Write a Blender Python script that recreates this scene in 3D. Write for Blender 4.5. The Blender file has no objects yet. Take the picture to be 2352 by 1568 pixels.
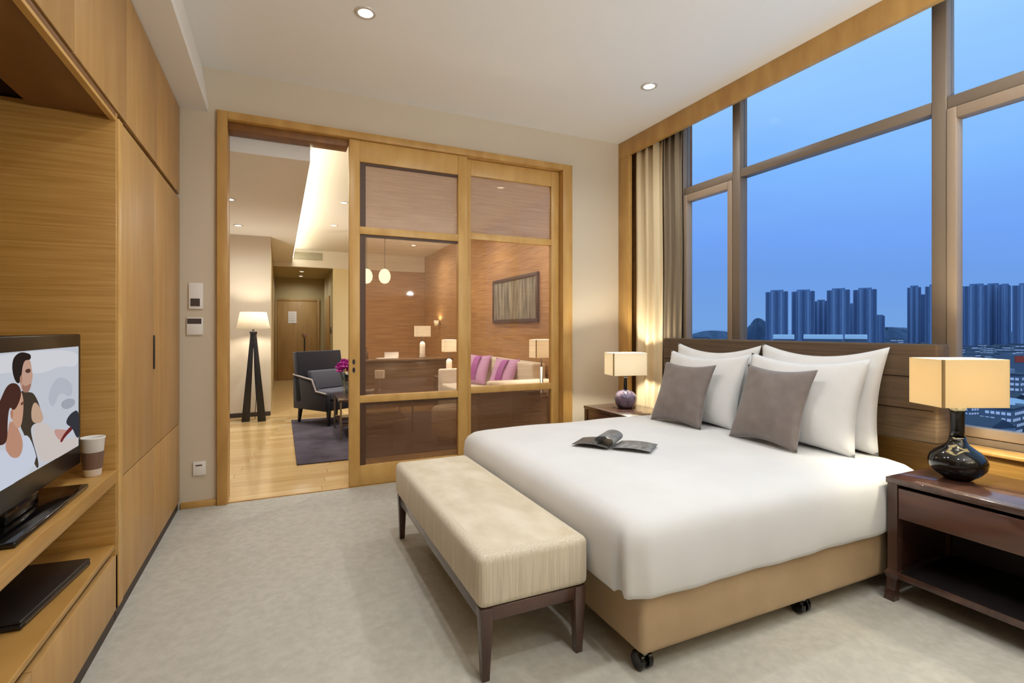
import bpy, bmesh, math, random
from mathutils import Vector, Matrix
random.seed(7)
R = math.radians
SC = bpy.context.scene
C = SC.collection

# ------------------------------------------------------------------ camera, world, exposure
cam_d = bpy.data.cameras.new('camera'); cam = bpy.data.objects.new('camera', cam_d); C.objects.link(cam)
cam_d.sensor_width = 36.0; cam_d.lens = 36.0 * 1155 / 2352; cam_d.shift_y = -29 / 2352
cam_d.clip_start = 0.02; cam_d.clip_end = 60000
cam.location = (0, 0, 1.25); cam.rotation_euler = (R(90), 0, -math.atan2(533, 1155))
SC.camera = cam
SC.view_settings.view_transform = 'Standard'; SC.view_settings.look = 'None'
SC.view_settings.exposure = 0.0; SC.view_settings.gamma = 1.0; SC.view_settings.use_curve_mapping = False
SC.cycles.use_denoising = True
SC.cycles.max_bounces = 8; SC.cycles.transparent_max_bounces = 12; SC.cycles.diffuse_bounces = 4; SC.cycles.glossy_bounces = 3
SC.cycles.use_adaptive_sampling = True; SC.cycles.adaptive_threshold = 0.025
SC.cycles.sample_clamp_indirect = 4.0
SC.cycles.caustics_reflective = False; SC.cycles.caustics_refractive = False

def lin(c):
    return tuple((x / 255 / 12.92) if x / 255 <= 0.04045 else ((x / 255 + 0.055) / 1.055) ** 2.4 for x in c)
def rgba(c): return (*lin(c), 1)

# dusk sky: colour follows height above the horizon, soft cloud streaks
W = bpy.data.worlds.new('dusk_sky'); SC.world = W; W.use_nodes = True
nt = W.node_tree; nt.nodes.clear()
n_out = nt.nodes.new('ShaderNodeOutputWorld'); n_bg = nt.nodes.new('ShaderNodeBackground')
n_tc = nt.nodes.new('ShaderNodeTexCoord'); n_sep = nt.nodes.new('ShaderNodeSeparateXYZ')
n_map = nt.nodes.new('ShaderNodeMapping'); n_map.inputs['Scale'].default_value = (1.6, 1.6, 6.0)
n_no = nt.nodes.new('ShaderNodeTexNoise'); n_no.inputs['Scale'].default_value = 1.3; n_no.inputs['Detail'].default_value = 3
n_ma = nt.nodes.new('ShaderNodeMath'); n_ma.operation = 'MULTIPLY_ADD'; n_ma.inputs[1].default_value = 0.16; n_ma.inputs[2].default_value = -0.08
n_ad = nt.nodes.new('ShaderNodeMath'); n_ad.operation = 'ADD'
n_cr = nt.nodes.new('ShaderNodeValToRGB')
el = n_cr.color_ramp.elements
el[0].position = 0.0; el[0].color = rgba((118, 165, 226)); el[1].position = 1.0; el[1].color = rgba((168, 214, 255))
for p, c in ((0.08, (112, 160, 232)), (0.14, (116, 166, 246)), (0.26, (130, 186, 255)), (0.45, (164, 214, 255))):
    e = el.new(p); e.color = rgba(c)
L = nt.links.new
L(n_tc.outputs['Generated'], n_sep.inputs[0]); L(n_tc.outputs['Generated'], n_map.inputs[0]); L(n_map.outputs[0], n_no.inputs['Vector'])
L(n_no.outputs[0], n_ma.inputs[0]); L(n_ma.outputs[0], n_ad.inputs[0]); L(n_sep.outputs['Z'], n_ad.inputs[1])
L(n_ad.outputs[0], n_cr.inputs[0]); L(n_cr.outputs[0], n_bg.inputs[0]); L(n_bg.outputs[0], n_out.inputs[0])
n_bg.inputs[1].default_value = 1.0

WARM = (0.96, 1.0, 1.02)          # ceiling spots
LAMP = (1.0, 0.93, 0.70)          # shaded lamps

# ------------------------------------------------------------------ materials
def new_mat(name):
    m = bpy.data.materials.new(name); m.use_nodes = True
    return m, m.node_tree, m.node_tree.nodes['Principled BSDF']
def pm(name, c, rough=0.5, metal=0.0, spec=0.5, emit=None, es=0.0, sheen=0.0, coat=0.0):
    m, t, b = new_mat(name)
    b.inputs['Base Color'].default_value = rgba(c); b.inputs['Roughness'].default_value = rough
    b.inputs['Metallic'].default_value = metal; b.inputs['Specular IOR Level'].default_value = spec
    b.inputs['Coat Weight'].default_value = coat; b.inputs['Sheen Weight'].default_value = sheen
    if emit:
        b.inputs['Emission Color'].default_value = rgba(emit); b.inputs['Emission Strength'].default_value = es
    return m
def grain(name, c1, c2, scale=(1, 1, 1), rough=0.5, nscale=4.0, detail=4, bump=0.0, spec=0.5, coat=0.0, lo=0.35, hi=0.68, sheen=0.0):
    """two colours mixed by a stretched noise in object space"""
    m, t, b = new_mat(name)
    tc = t.nodes.new('ShaderNodeTexCoord'); mp = t.nodes.new('ShaderNodeMapping'); mp.inputs['Scale'].default_value = scale
    no = t.nodes.new('ShaderNodeTexNoise'); no.inputs['Scale'].default_value = nscale; no.inputs['Detail'].default_value = detail
    cr = t.nodes.new('ShaderNodeValToRGB'); e = cr.color_ramp.elements
    e[0].position = lo; e[0].color = rgba(c1); e[1].position = hi; e[1].color = rgba(c2)
    k = t.links.new
    k(tc.outputs['Object'], mp.inputs[0]); k(mp.outputs[0], no.inputs['Vector']); k(no.outputs[0], cr.inputs[0]); k(cr.outputs[0], b.inputs['Base Color'])
    if bump:
        bp = t.nodes.new('ShaderNodeBump'); bp.inputs['Strength'].default_value = bump; bp.inputs['Distance'].default_value = 0.01
        k(no.outputs[0], bp.inputs['Height']); k(bp.outputs[0], b.inputs['Normal'])
    b.inputs['Roughness'].default_value = rough; b.inputs['Specular IOR Level'].default_value = spec; b.inputs['Coat Weight'].default_value = coat
    b.inputs['Sheen Weight'].default_value = sheen
    return m
def pane_mat(name, tint, gloss=0.06, film=None, film_fac=0.0, rough=0.02):
    """see-through glass, optionally with a striped fabric interlayer"""
    m = bpy.data.materials.new(name); m.use_nodes = True; t = m.node_tree; t.nodes.clear(); k = t.links.new
    o = t.nodes.new('ShaderNodeOutputMaterial'); tr = t.nodes.new('ShaderNodeBsdfTransparent'); tr.inputs[0].default_value = (*tint, 1)
    gl = t.nodes.new('ShaderNodeBsdfGlossy'); gl.inputs['Roughness'].default_value = rough
    mx = t.nodes.new('ShaderNodeMixShader'); mx.inputs[0].default_value = gloss
    src = tr
    if film:
        df = t.nodes.new('ShaderNodeBsdfDiffuse'); df.inputs[0].default_value = rgba(film)
        mf = t.nodes.new('ShaderNodeMixShader')
        tc = t.nodes.new('ShaderNodeTexCoord'); mp = t.nodes.new('ShaderNodeMapping'); mp.inputs['Scale'].default_value = (1.2, 1, 34)
        no = t.nodes.new('ShaderNodeTexNoise'); no.inputs['Scale'].default_value = 2.2; no.inputs['Detail'].default_value = 3
        mr = t.nodes.new('ShaderNodeMapRange'); mr.inputs[1].default_value = 0.3; mr.inputs[2].default_value = 0.7
        mr.inputs[3].default_value = film_fac * 0.72; mr.inputs[4].default_value = film_fac * 1.25
        k(tc.outputs['Object'], mp.inputs[0]); k(mp.outputs[0], no.inputs['Vector']); k(no.outputs[0], mr.inputs[0]); k(mr.outputs[0], mf.inputs[0])
        k(tr.outputs[0], mf.inputs[1]); k(df.outputs[0], mf.inputs[2]); src = mf
    k(src.outputs[0], mx.inputs[1]); k(gl.outputs[0], mx.inputs[2]); k(mx.outputs[0], o.inputs[0])
    return m
def shade_mat(name, c, trans, tfac):
    m = bpy.data.materials.new(name); m.use_nodes = True; t = m.node_tree; t.nodes.clear(); k = t.links.new
    o = t.nodes.new('ShaderNodeOutputMaterial'); d = t.nodes.new('ShaderNodeBsdfDiffuse'); d.inputs[0].default_value = rgba(c)
    r = t.nodes.new('ShaderNodeBsdfTranslucent'); r.inputs[0].default_value = rgba(trans)
    x = t.nodes.new('ShaderNodeMixShader'); x.inputs[0].default_value = tfac
    k(d.outputs[0], x.inputs[1]); k(r.outputs[0], x.inputs[2]); k(x.outputs[0], o.inputs[0])
    return m
def glow(name, c, s):
    m = bpy.data.materials.new(name); m.use_nodes = True; t = m.node_tree; t.nodes.clear()
    o = t.nodes.new('ShaderNodeOutputMaterial'); e = t.nodes.new('ShaderNodeEmission')
    e.inputs[0].default_value = rgba(c); e.inputs[1].default_value = s; t.links.new(e.outputs[0], o.inputs[0])
    return m

M = {}
M['paint'] = pm('wall_paint_beige', (208, 194, 172), 0.85, spec=0.2)
M['ceil'] = pm('ceiling_paint', (241, 238, 232), 0.9, spec=0.1)
M['carpet'] = grain('carpet_wool', (180, 176, 165), (192, 188, 177), (1, 1, 1), 0.95, 26, 8, 0.3, 0.1)
M['oak'] = grain('oak_veneer_upright', (178, 138, 84), (190, 150, 95), (3, 3, 0.35), 0.42, 5, 4, 0, 0.3, 0.0)
M['oak_h'] = grain('oak_veneer_flat_grain', (170, 126, 62), (192, 148, 82), (1.2, 1.2, 42), 0.4, 2.4, 4, 0.04, 0.4)
M['oak_trim'] = grain('oak_trim', (180, 136, 74), (200, 158, 92), (2, 2, 0.5), 0.38, 5, 4, 0, 0.4)
M['oak_door'] = grain('oak_door_frame', (196, 152, 84), (212, 170, 102), (2, 2, 0.6), 0.36, 5, 4, 0, 0.4)
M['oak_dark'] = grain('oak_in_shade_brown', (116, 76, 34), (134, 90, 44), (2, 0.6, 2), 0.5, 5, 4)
M['shadow_gap'] = pm('shadow_gap_brown', (40, 24, 12), 0.8, spec=0.1)
M['bead'] = pm('glazing_bead_brown', (76, 48, 28), 0.5)
M['plinth'] = pm('plinth_dark', (58, 46, 38), 0.6)
M['walnut'] = grain('dark_walnut', (62, 40, 33), (84, 56, 46), (1, 5, 1), 0.22, 4, 5, 0, 0.5, 0.5)
M['walnut_v'] = grain('dark_walnut_leg', (60, 39, 32), (80, 54, 44), (5, 5, 0.6), 0.25, 4, 5, 0, 0.5, 0.4)
M['mahogany'] = grain('drawer_mahogany', (72, 44, 34), (92, 56, 44), (1, 0.6, 6), 0.28, 4, 4, 0, 0.5, 0.3)
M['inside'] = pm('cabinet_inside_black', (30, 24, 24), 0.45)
M['veneer'] = grain('wall_veneer_brown', (158, 116, 74), (192, 148, 102), (0.9, 0.9, 30), 0.45, 2.0, 4, 0.03, 0.35)
M['linen'] = grain('white_bed_linen', (218, 217, 216), (224, 223, 222), (1, 1, 1), 0.85, 3, 3, 0.05, 0.1)
M['pillow'] = grain('white_pillowcase', (224, 223, 222), (232, 231, 230), (1, 1, 1), 0.85, 5, 3, 0.08, 0.1)
M['cushion'] = grain('taupe_satin', (112, 102, 98), (124, 114, 110), (1, 1, 1), 0.5, 14, 4, 0.1, 0.35, sheen=0.3)
M['tan'] = grain('tan_leather', (168, 143, 110), (176, 151, 118), (1, 1, 1), 0.45, 6, 3, 0.03, 0.4)
M['bench'] = grain('bench_chenille', (200, 187, 164), (222, 210, 188), (40, 40, 1.3), 0.7, 3.5, 4, 0.12, 0.3, sheen=0.3)
M['bench_top'] = grain('bench_chenille_top', (202, 188, 160), (226, 214, 192), (2.2, 1.4, 1), 0.7, 3.5, 6, 0.1, 0.3, sheen=0.3)
M['headboard'] = grain('headboard_brown_fabric', (82, 66, 50), (98, 80, 62), (1, 1, 30), 0.75, 2.5, 3, 0.05, 0.3)
M['black'] = pm('black_gloss', (12, 11, 12), 0.1)
M['black_m'] = pm('black_satin', (22, 20, 21), 0.4)
M['tv_black'] = pm('television_black', (8, 8, 9), 0.3, spec=0.3)
M['chrome'] = pm('chrome', (200, 198, 194), 0.15, 1.0)
M['steel'] = pm('brushed_steel', (150, 146, 140), 0.35, 1.0)
M['winframe'] = pm('window_frame_taupe', (118, 103, 88), 0.45)
M['winframe_l'] = pm('sash_frame_beige', (150, 130, 110), 0.45)
M['shade'] = shade_mat('lamp_shade_linen', (236, 222, 186), (255, 232, 178), 0.26)
M['shade_w'] = shade_mat('lamp_shade_white', (244, 238, 226), (255, 248, 232), 0.42)
M['shade_seam'] = pm('shade_seam', (150, 122, 76), 0.8)
M['curtain'] = grain('cream_curtain', (214, 194, 158), (226, 208, 174), (5, 5, 0.2), 0.85, 4, 3, 0, 0.15)
M['drape'] = grain('grey_brown_drape', (122, 108, 90), (140, 126, 106), (5, 5, 0.2), 0.85, 4, 3, 0, 0.15)
M['plastic'] = pm('white_plastic', (236, 230, 222), 0.4)
M['plastic_d'] = pm('dark_plastic', (70, 60, 58), 0.35)
M['porcelain'] = grain('purple_glaze', (70, 58, 84), (176, 160, 182), (1, 1, 1), 0.15, 9, 5, 0, 0.6, 0.5)
M['paper'] = pm('white_paper', (238, 232, 224), 0.7)
M['sleeve'] = pm('brown_card_sleeve', (112, 84, 66), 0.8)
M['page_g'] = grain('grey_print', (98, 98, 98), (150, 150, 150), (6, 2, 2), 0.5, 5, 4)
M['page_d'] = pm('dark_print', (84, 80, 78), 0.45)
M['glass_win'] = pane_mat('window_glass', (0.985, 0.99, 1.0), 0.0005)
M['glass_up'] = pane_mat('striped_interlayer_glass_dense', (0.82, 0.74, 0.66), 0.02, (206, 176, 150), 0.66)
M['glass_mid'] = pane_mat('striped_interlayer_glass_light', (0.95, 0.90, 0.84), 0.02, (170, 134, 100), 0.13)
M['glass_low'] = pane_mat('striped_interlayer_glass_brown', (0.76, 0.66, 0.56), 0.03, (134, 102, 76), 0.50)
M['clear'] = pane_mat('clear_glass', (0.9, 0.93, 0.92), 0.15)
M['plank1'] = grain('maple_plank_honey', (208, 172, 112), (222, 188, 130), (1, 14, 1), 0.22, 3, 4, 0, 0.5, 0.3)
M['plank2'] = grain('maple_plank_pale', (218, 184, 126), (232, 202, 148), (1, 14, 1), 0.22, 3, 4, 0, 0.5, 0.3)
M['plank3'] = grain('maple_plank_tan', (198, 160, 100), (212, 176, 118), (1, 14, 1), 0.22, 3, 4, 0, 0.5, 0.3)
M['rug'] = grain('dark_violet_rug', (66, 60, 68), (98, 90, 98), (1, 1, 1), 0.95, 2.2, 4, 0.2, 0.1)
M['navy'] = pm('charcoal_upholstery', (34, 31, 36), 0.8, spec=0.2, sheen=0.2)
M['greyfab'] = pm('slate_seat_fabric', (86, 86, 94), 0.85, spec=0.2)
M['piping'] = pm('grey_piping', (158, 150, 146), 0.7)
M['cream_sofa'] = pm('cream_sofa_fabric', (226, 214, 196), 0.85, spec=0.2)
M['purple'] = pm('purple_satin', (168, 84, 168), 0.55)
M['lilac'] = pm('lilac_satin', (206, 156, 204), 0.5)
M['petal'] = pm('magenta_petals', (190, 50, 160), 0.6)
M['stem'] = pm('green_stem', (70, 96, 50), 0.6)
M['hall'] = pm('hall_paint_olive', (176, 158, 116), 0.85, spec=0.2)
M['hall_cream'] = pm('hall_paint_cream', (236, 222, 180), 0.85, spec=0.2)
M['hall_door'] = grain('hall_door_oak', (160, 124, 72), (174, 138, 84), (3, 3, 0.4), 0.45, 4, 4)
M['art'] = grain('grey_green_ink_painting', (84, 82, 68), (164, 158, 138), (1, 9, 1.2), 0.6, 1.6, 5)
M['art_frame'] = pm('picture_frame_brown', (66, 50, 42), 0.4)
M['espresso'] = grain('espresso_veneer', (84, 62, 46), (112, 84, 62), (0.8, 0.8, 24), 0.25, 2.4, 4, 0, 0.5, 0.3)
M['bulb'] = glow('lamp_lens_lit', (255, 246, 228), 9.0)
M['pendant'] = glow('pendant_glass_lit', (255, 240, 198), 2.2)
M['cove'] = glow('cove_led_strip', (255, 242, 208), 24.0)
M['trimring'] = pm('downlight_ring', (214, 206, 196), 0.4, 0.3)
M['grille'] = pm('vent_grille', (176, 170, 146), 0.6)

# ------------------------------------------------------------------ builders
class MB:
    def __init__(s): s.v = []; s.f = []
    def add(s, vs, fs):
        b = len(s.v); s.v += [tuple(v) for v in vs]; s.f += [tuple(i + b for i in f) for f in fs]; return s
    def box(s, x0, x1, y0, y1, z0, z1):
        return s.add([(x0, y0, z0), (x1, y0, z0), (x1, y1, z0), (x0, y1, z0), (x0, y0, z1), (x1, y0, z1), (x1, y1, z1), (x0, y1, z1)],
                     [(0, 3, 2, 1), (4, 5, 6, 7), (0, 1, 5, 4), (1, 2, 6, 5), (2, 3, 7, 6), (3, 0, 4, 7)])
    def taper(s, c0, w0, c1, w1):
        """square post from c0 (half widths w0) to c1 (half widths w1), bottom to top"""
        vs = []
        for c, w in ((c0, w0), (c1, w1)):
            wx, wy = w if isinstance(w, tuple) else (w, w)
            vs += [(c[0] - wx, c[1] - wy, c[2]), (c[0] + wx, c[1] - wy, c[2]), (c[0] + wx, c[1] + wy, c[2]), (c[0] - wx, c[1] + wy, c[2])]
        return s.add(vs, [(0, 3, 2, 1), (4, 5, 6, 7), (0, 1, 5, 4), (1, 2, 6, 5), (2, 3, 7, 6), (3, 0, 4, 7)])
    def prism(s, poly, axis, a0, a1):
        n = len(poly)
        def P(p, a):
            return {'x': (a, p[0], p[1]), 'y': (p[0], a, p[1]), 'z': (p[0], p[1], a)}[axis]
        return s.add([P(p, a0) for p in poly] + [P(p, a1) for p in poly],
                     [tuple(range(n))[::-1], tuple(range(n, 2 * n))] + [(i, (i + 1) % n, n + (i + 1) % n, n + i) for i in range(n)])
    def lathe(s, prof, n=32, c=(0, 0, 0)):
        vs = []; fs = []
        for r, z in prof:
            for i in range(n):
                a = 2 * math.pi * i / n; vs.append((c[0] + r * math.cos(a), c[1] + r * math.sin(a), c[2] + z))
        for j in range(len(prof) - 1):
            for i in range(n):
                fs.append((j * n + i, j * n + (i + 1) % n, (j + 1) * n + (i + 1) % n, (j + 1) * n + i))
        fs.append(tuple(range(n))[::-1]); fs.append(tuple((len(prof) - 1) * n + i for i in range(n)))
        return s.add(vs, fs)
    def tube(s, pts, r, n=8):
        vs = []; fs = []; pts = [Vector(p) for p in pts]
        for k, p in enumerate(pts):
            d = (pts[min(k + 1, len(pts) - 1)] - pts[max(k - 1, 0)]).normalized()
            u = d.cross(Vector((0, 0, 1))); u = u.normalized() if u.length > 1e-4 else Vector((1, 0, 0)); w = d.cross(u)
            rr = r[k] if isinstance(r, (list, tuple)) else r
            for i in range(n):
                a = 2 * math.pi * i / n; vs.append(p + u * (rr * math.cos(a)) + w * (rr * math.sin(a)))
        for k in range(len(pts) - 1):
            for i in range(n):
                fs.append((k * n + i, k * n + (i + 1) % n, (k + 1) * n + (i + 1) % n, (k + 1) * n + i))
        fs.append(tuple(range(n))[::-1]); fs.append(tuple((len(pts) - 1) * n + i for i in range(n)))
        return s.add(vs, fs)
    def grid(s, fn, nu, nv, loop_u=False):
        vs = [fn(i / (nu if loop_u else nu - 1), j / (nv - 1)) for j in range(nv) for i in range(nu)]
        fs = [(j * nu + i, j * nu + (i + 1) % nu, (j + 1) * nu + (i + 1) % nu, (j + 1) * nu + i) for j in range(nv - 1) for i in range(nu if loop_u else nu - 1)]
        return s.add(vs, fs)

def origin(o):
    p = Vector((0, 0, 0))
    while o: p += o.location; o = o.parent
    return p
def build(name, mb, mat, parent=None, bevel=0.0, seg=2, smooth=False, local=False, weld=False, at=None, solid=0.0):
    """one mesh object; vertices are world positions unless local=True"""
    off = Vector((0, 0, 0)) if local else (Vector(at) if at else (origin(parent) if parent else None))
    vs = mb.v
    if off is None:   # a thing of one mesh: put its origin at the middle of its base
        xs, ys, zs = zip(*vs); off = Vector(((min(xs) + max(xs)) / 2, (min(ys) + max(ys)) / 2, min(zs)))
    me = bpy.data.meshes.new(name); me.from_pydata([Vector(v) - off for v in vs], [], mb.f); me.materials.append(mat)
    bm = bmesh.new(); bm.from_mesh(me)
    if weld: bmesh.ops.remove_doubles(bm, verts=bm.verts, dist=1e-4)
    if bevel: bmesh.ops.bevel(bm, geom=list(bm.edges), offset=bevel, segments=seg, profile=0.5, affect='EDGES', clamp_overlap=True)
    bmesh.ops.recalc_face_normals(bm, faces=bm.faces); bm.to_mesh(me); bm.free()
    o = bpy.data.objects.new(name, me); C.objects.link(o)
    if parent: o.parent = parent
    if not local and (parent is None or at): o.location = off if parent is None else off - origin(parent)
    if smooth or bevel:
        for p in me.polygons: p.use_smooth = True
        if bevel and not smooth:
            me.set_sharp_from_angle(angle=R(50))
    if solid:
        md = o.modifiers.new('thickness', 'SOLIDIFY'); md.thickness = solid; md.offset = 0
    return o
def box(name, b, mat, parent=None, bevel=0.0, **k): return build(name, MB().box(*b), mat, parent, bevel, **k)
def tag(o, label, cat, group=None):
    o['label'] = label; o['category'] = cat
    if group: o['group'] = group
    return o
def thing(name, loc, label, cat, group=None, rz=0.0):
    o = bpy.data.objects.new(name, None); C.objects.link(o); o.location = loc; o.rotation_euler = (0, 0, rz); o.empty_display_size = 0.1
    return tag(o, label, cat, group)
def struct(o, label=None):
    o['kind'] = 'structure'
    if label: o['label'] = label
    return o
def sroot(name, loc=(0, 0, 0)):
    o = bpy.data.objects.new(name, None); C.objects.link(o); o.location = loc; o.empty_display_size = 0.1
    return struct(o)
def copy_tree(o, parent=None):
    c = o.copy(); C.objects.link(c); c.parent = parent
    for ch in list(o.children): copy_tree(ch, c)
    return c
def light(kind, name, loc, power, col, parent=None, radius=0.04, spot=None, blend=0.8, rot=None, size=None):
    d = bpy.data.lights.new(name, kind); d.energy = power; d.color = col
    if kind in ('POINT', 'SPOT'): d.shadow_soft_size = radius
    if kind == 'SPOT': d.spot_size = R(spot); d.spot_blend = blend
    if kind == 'AREA': d.shape = 'RECTANGLE'; d.size, d.size_y = size
    o = bpy.data.objects.new(name, d); C.objects.link(o); o.location = loc
    if rot: o.rotation_euler = rot
    if parent: o.parent = parent; o.location = Vector(loc) - origin(parent)
    return o

# ------------------------------------------------------------------ the bedroom shell
CZ = 3.10; YB = 4.13; XR = 3.08; XW = -0.63
struct(box('floor', (-1.35, 3.34, -1.4, 4.13, -0.1, 0), M['carpet']), 'beige wool carpet of the bedroom')
struct(box('ceiling', (-1.35, 3.34, -1.4, 4.28, CZ, CZ + 0.1), M['ceil']), 'plain cream ceiling of the bedroom')
struct(box('wall_left', (-1.45, -1.35, -1.4, 4.28, 0, CZ), M['paint']))
struct(box('wall_front', (-1.45, 3.34, -1.5, -1.4, 0, CZ), M['paint']))
mb = MB().box(-1.35, -0.40, 4.13, 4.28, 0, CZ).box(2.50, 3.34, 4.13, 4.28, 0, CZ).box(-0.40, 2.50, 4.13, 4.28, 2.80, CZ)
struct(build('wall_back', mb, M['paint'], at=(0, 4.13, 0)), 'beige painted wall around the wide door opening')
# boxed-in soffit over the wardrobe with a slightly sloping edge
struct(build('trim_1', MB().prism([(-1.35, 2.785), (-0.462, 2.785), (-0.462, 2.83), (-0.50, 3.10), (-1.35, 3.10)], 'y', -1.4, 4.13), M['ceil']), 'cream boxed soffit above the wardrobe')
# skirting on the short wall
struct(box('baseboard_back', (-0.625, -0.405, 4.112, 4.13, 0, 0.045), M['oak_trim'], bevel=0.003))

# door casing
cas = sroot('trim_2', (1.05, 4.13, 0)); cas['label'] = 'oak casing around the sliding glass doors'
box('jamb', (-0.405, -0.34, 4.095, 4.30, 0, 2.80), M['oak_trim'], cas, 0.003)
box('jamb', (2.42, 2.522, 4.095, 4.30, 0, 2.80), M['oak_trim'], cas, 0.003)
box('head', (-0.34, 2.42, 4.095, 4.30, 2.745, 2.80), M['oak_trim'], cas, 0.003)
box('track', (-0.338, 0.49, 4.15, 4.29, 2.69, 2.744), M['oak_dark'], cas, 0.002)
box('threshold', (-0.338, 2.418, 4.12, 4.14, 0.0, 0.006), M['oak_trim'], cas)

def glass_door(name, x0, x1, y, gx0, gx1, rails, label, pulls):
    """rails: bottoms and tops of the four rails, low to high"""
    d = sroot(name, ((x0 + x1) / 2, y + 0.025, 0.008)); d['label'] = label
    t = 0.05
    ztop = rails[3][1]
    sl = box('stile', (x0, gx0, y, y + t, 0.008, ztop), M['oak_door'], d, 0.003)
    box('stile', (gx1, x1, y, y + t, 0.008, ztop), M['oak_door'], d, 0.003)
    for a, b in rails: box('rail', (gx0, gx1, y + 0.002, y + t - 0.002, a, b), M['oak_door'], d, 0.003)
    for k, g in zip(range(3), ('glass_low', 'glass_mid', 'glass_up')):
        za, zb = rails[k][1], rails[k + 1][0]
        p = box('pane', (gx0 + 0.001, gx1 - 0.001, y + 0.030, y + 0.036, za, zb), M[g], d)
        if pulls:   # dark glazing beads on the sliding leaf
            box('bead', (gx0 + 0.001, gx0 + 0.046, y + 0.016, y + 0.0295, za + 0.001, zb - 0.001), M['bead'], p)
            box('bead', (gx0 + 0.047, gx1 - 0.001, y + 0.016, y + 0.0295, zb - 0.020, zb - 0.001), M['bead'], p)
    if pulls:
        for z in (0.99, 0.925):
            m = MB().grid(lambda u, v: (0.528 + 0.011 * v * math.cos(2 * math.pi * u), y - 0.0015, z + 0.022 * v * math.sin(2 * math.pi * u)), 20, 2, True)
            m.f.append(tuple(range(20)))
            build('finger_pull', m, M['inside'], sl)
    return d
glass_door('door_1', 0.493, 1.476, 4.118, 0.575, 1.392, ((0.008, 0.165), (0.662, 0.72), (2.003, 2.062), (2.575, 2.742)), 'sliding oak door with three striped glass panes and dark finger pulls', True)
glass_door('door_2', 1.477, 2.418, 4.170, 1.527, 2.335, ((0.008, 0.165), (0.680, 0.738), (2.040, 2.098), (2.600, 2.742)), 'fixed oak door with striped glass panes beside the wall', False)

# ------------------------------------------------------------------ window wall
mb = MB().box(3.08, 3.34, -1.4, 3.33, 0, 0.645)
struct(build('wall_right', mb, M['oak_h'], at=(3.08, 1, 0)), 'oak panelled wall below the window')
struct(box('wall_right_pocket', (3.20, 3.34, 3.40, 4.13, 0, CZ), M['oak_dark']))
struct(box('wall_right_end', (3.08, 3.34, -1.4, -0.25, 0.645, CZ), M['paint']))
struct(box('trim_3', (3.06, 3.20, -0.25, 3.33, 0.645, 0.662), M['oak_trim'], bevel=0.003), 'oak window sill')
struct(box('trim_4', (3.08, 3.12, -0.25, 4.13, 2.945, CZ), M['oak_trim'], bevel=0.003), 'oak pelmet board along the top of the window')
struct(box('trim_5', (3.08, 3.12, 3.965, 4.13, 0, 2.945), M['oak_trim'], bevel=0.003), 'upright oak board in the corner by the curtains')
win = sroot('window_1', (3.24, 1.6, 0.662)); win['label'] = 'tall taupe framed window over the city at dusk'
fx0, fx1 = 3.20, 3.28
cols = [(-0.25, -0.19), (0.12, 0.19), (1.452, 1.520), (2.766, 2.838), (3.362, 3.400)]
for a, b in cols: box('mullion', (fx0, fx1, a, b, 0.662, CZ - 0.002), M['winframe'], win, 0.004)
for k in range(4):
    y0, y1 = cols[k][1], cols[k + 1][0]
    box('transom', (fx0 + 0.003, fx1 - 0.003, y0, y1, 2.412, 2.476), M['winframe'], win, 0.004)
    box('head_rail', (fx0 + 0.003, fx1 - 0.003, y0, y1, 3.03, CZ - 0.002), M['winframe'], win, 0.004)
    box('sill_rail', (fx0 + 0.003, fx1 - 0.003, y0, y1, 0.662, 0.70), M['winframe'], win, 0.004)
    box('pane', (3.243, 3.249, y0, y1, 2.476, 3.03), M['glass_win'], win)
    if k in (1, 3):   # opening casements with their own sash
        s = 0.045
        sa = box('sash', (fx0 - 0.004, fx1 - 0.02, y0 + 0.002, y0 + s, 0.702, 2.41), M['winframe_l'], win, 0.003)
        box('sash_stile', (fx0 - 0.004, fx1 - 0.02, y1 - s, y1 - 0.002, 0.702, 2.41), M['winframe_l'], sa, 0.003)
        box('sash_rail', (fx0 - 0.004, fx1 - 0.02, y0 + s, y1 - s, 2.35, 2.41), M['winframe_l'], sa, 0.003)
        box('sash_rail', (fx0 - 0.004, fx1 - 0.02, y0 + s, y1 - s, 0.702, 0.75), M['winframe_l'], sa, 0.003)
        box('pane', (3.243, 3.249, y0 + s, y1 - s, 0.75, 2.35), M['glass_win'], win)
    else:
        box('pane', (3.243, 3.249, y0, y1, 0.70, 2.412), M['glass_win'], win)

def drape(name, y0, y1, x, amp, folds, z0, z1, mat, label):
    def fn(u, v):
        a = amp * (0.75 + 0.25 * v)
        return (x + a * math.sin(2 * math.pi * folds * u) + 0.2 * a * math.sin(2 * math.pi * folds * 2.3 * u + 1), y0 + (y1 - y0) * u + 0.006 * math.sin(9 * v), z0 + (z1 - z0) * v)
    o = build(name, MB().grid(fn, int(folds * 18), 10), mat, smooth=True, solid=0.004)
    return tag(o, label, 'curtain')
drape('curtain', 3.575, 3.955, 3.150, 0.026, 3.4, 0.015, 3.02, M['curtain'], 'cream full-length curtain gathered behind the oak corner board')
drape('curtain', 3.345, 3.560, 3.165, 0.016, 2.6, 0.665, 3.02, M['drape'], 'grey-brown drape gathered between the cream curtain and the window')

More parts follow.
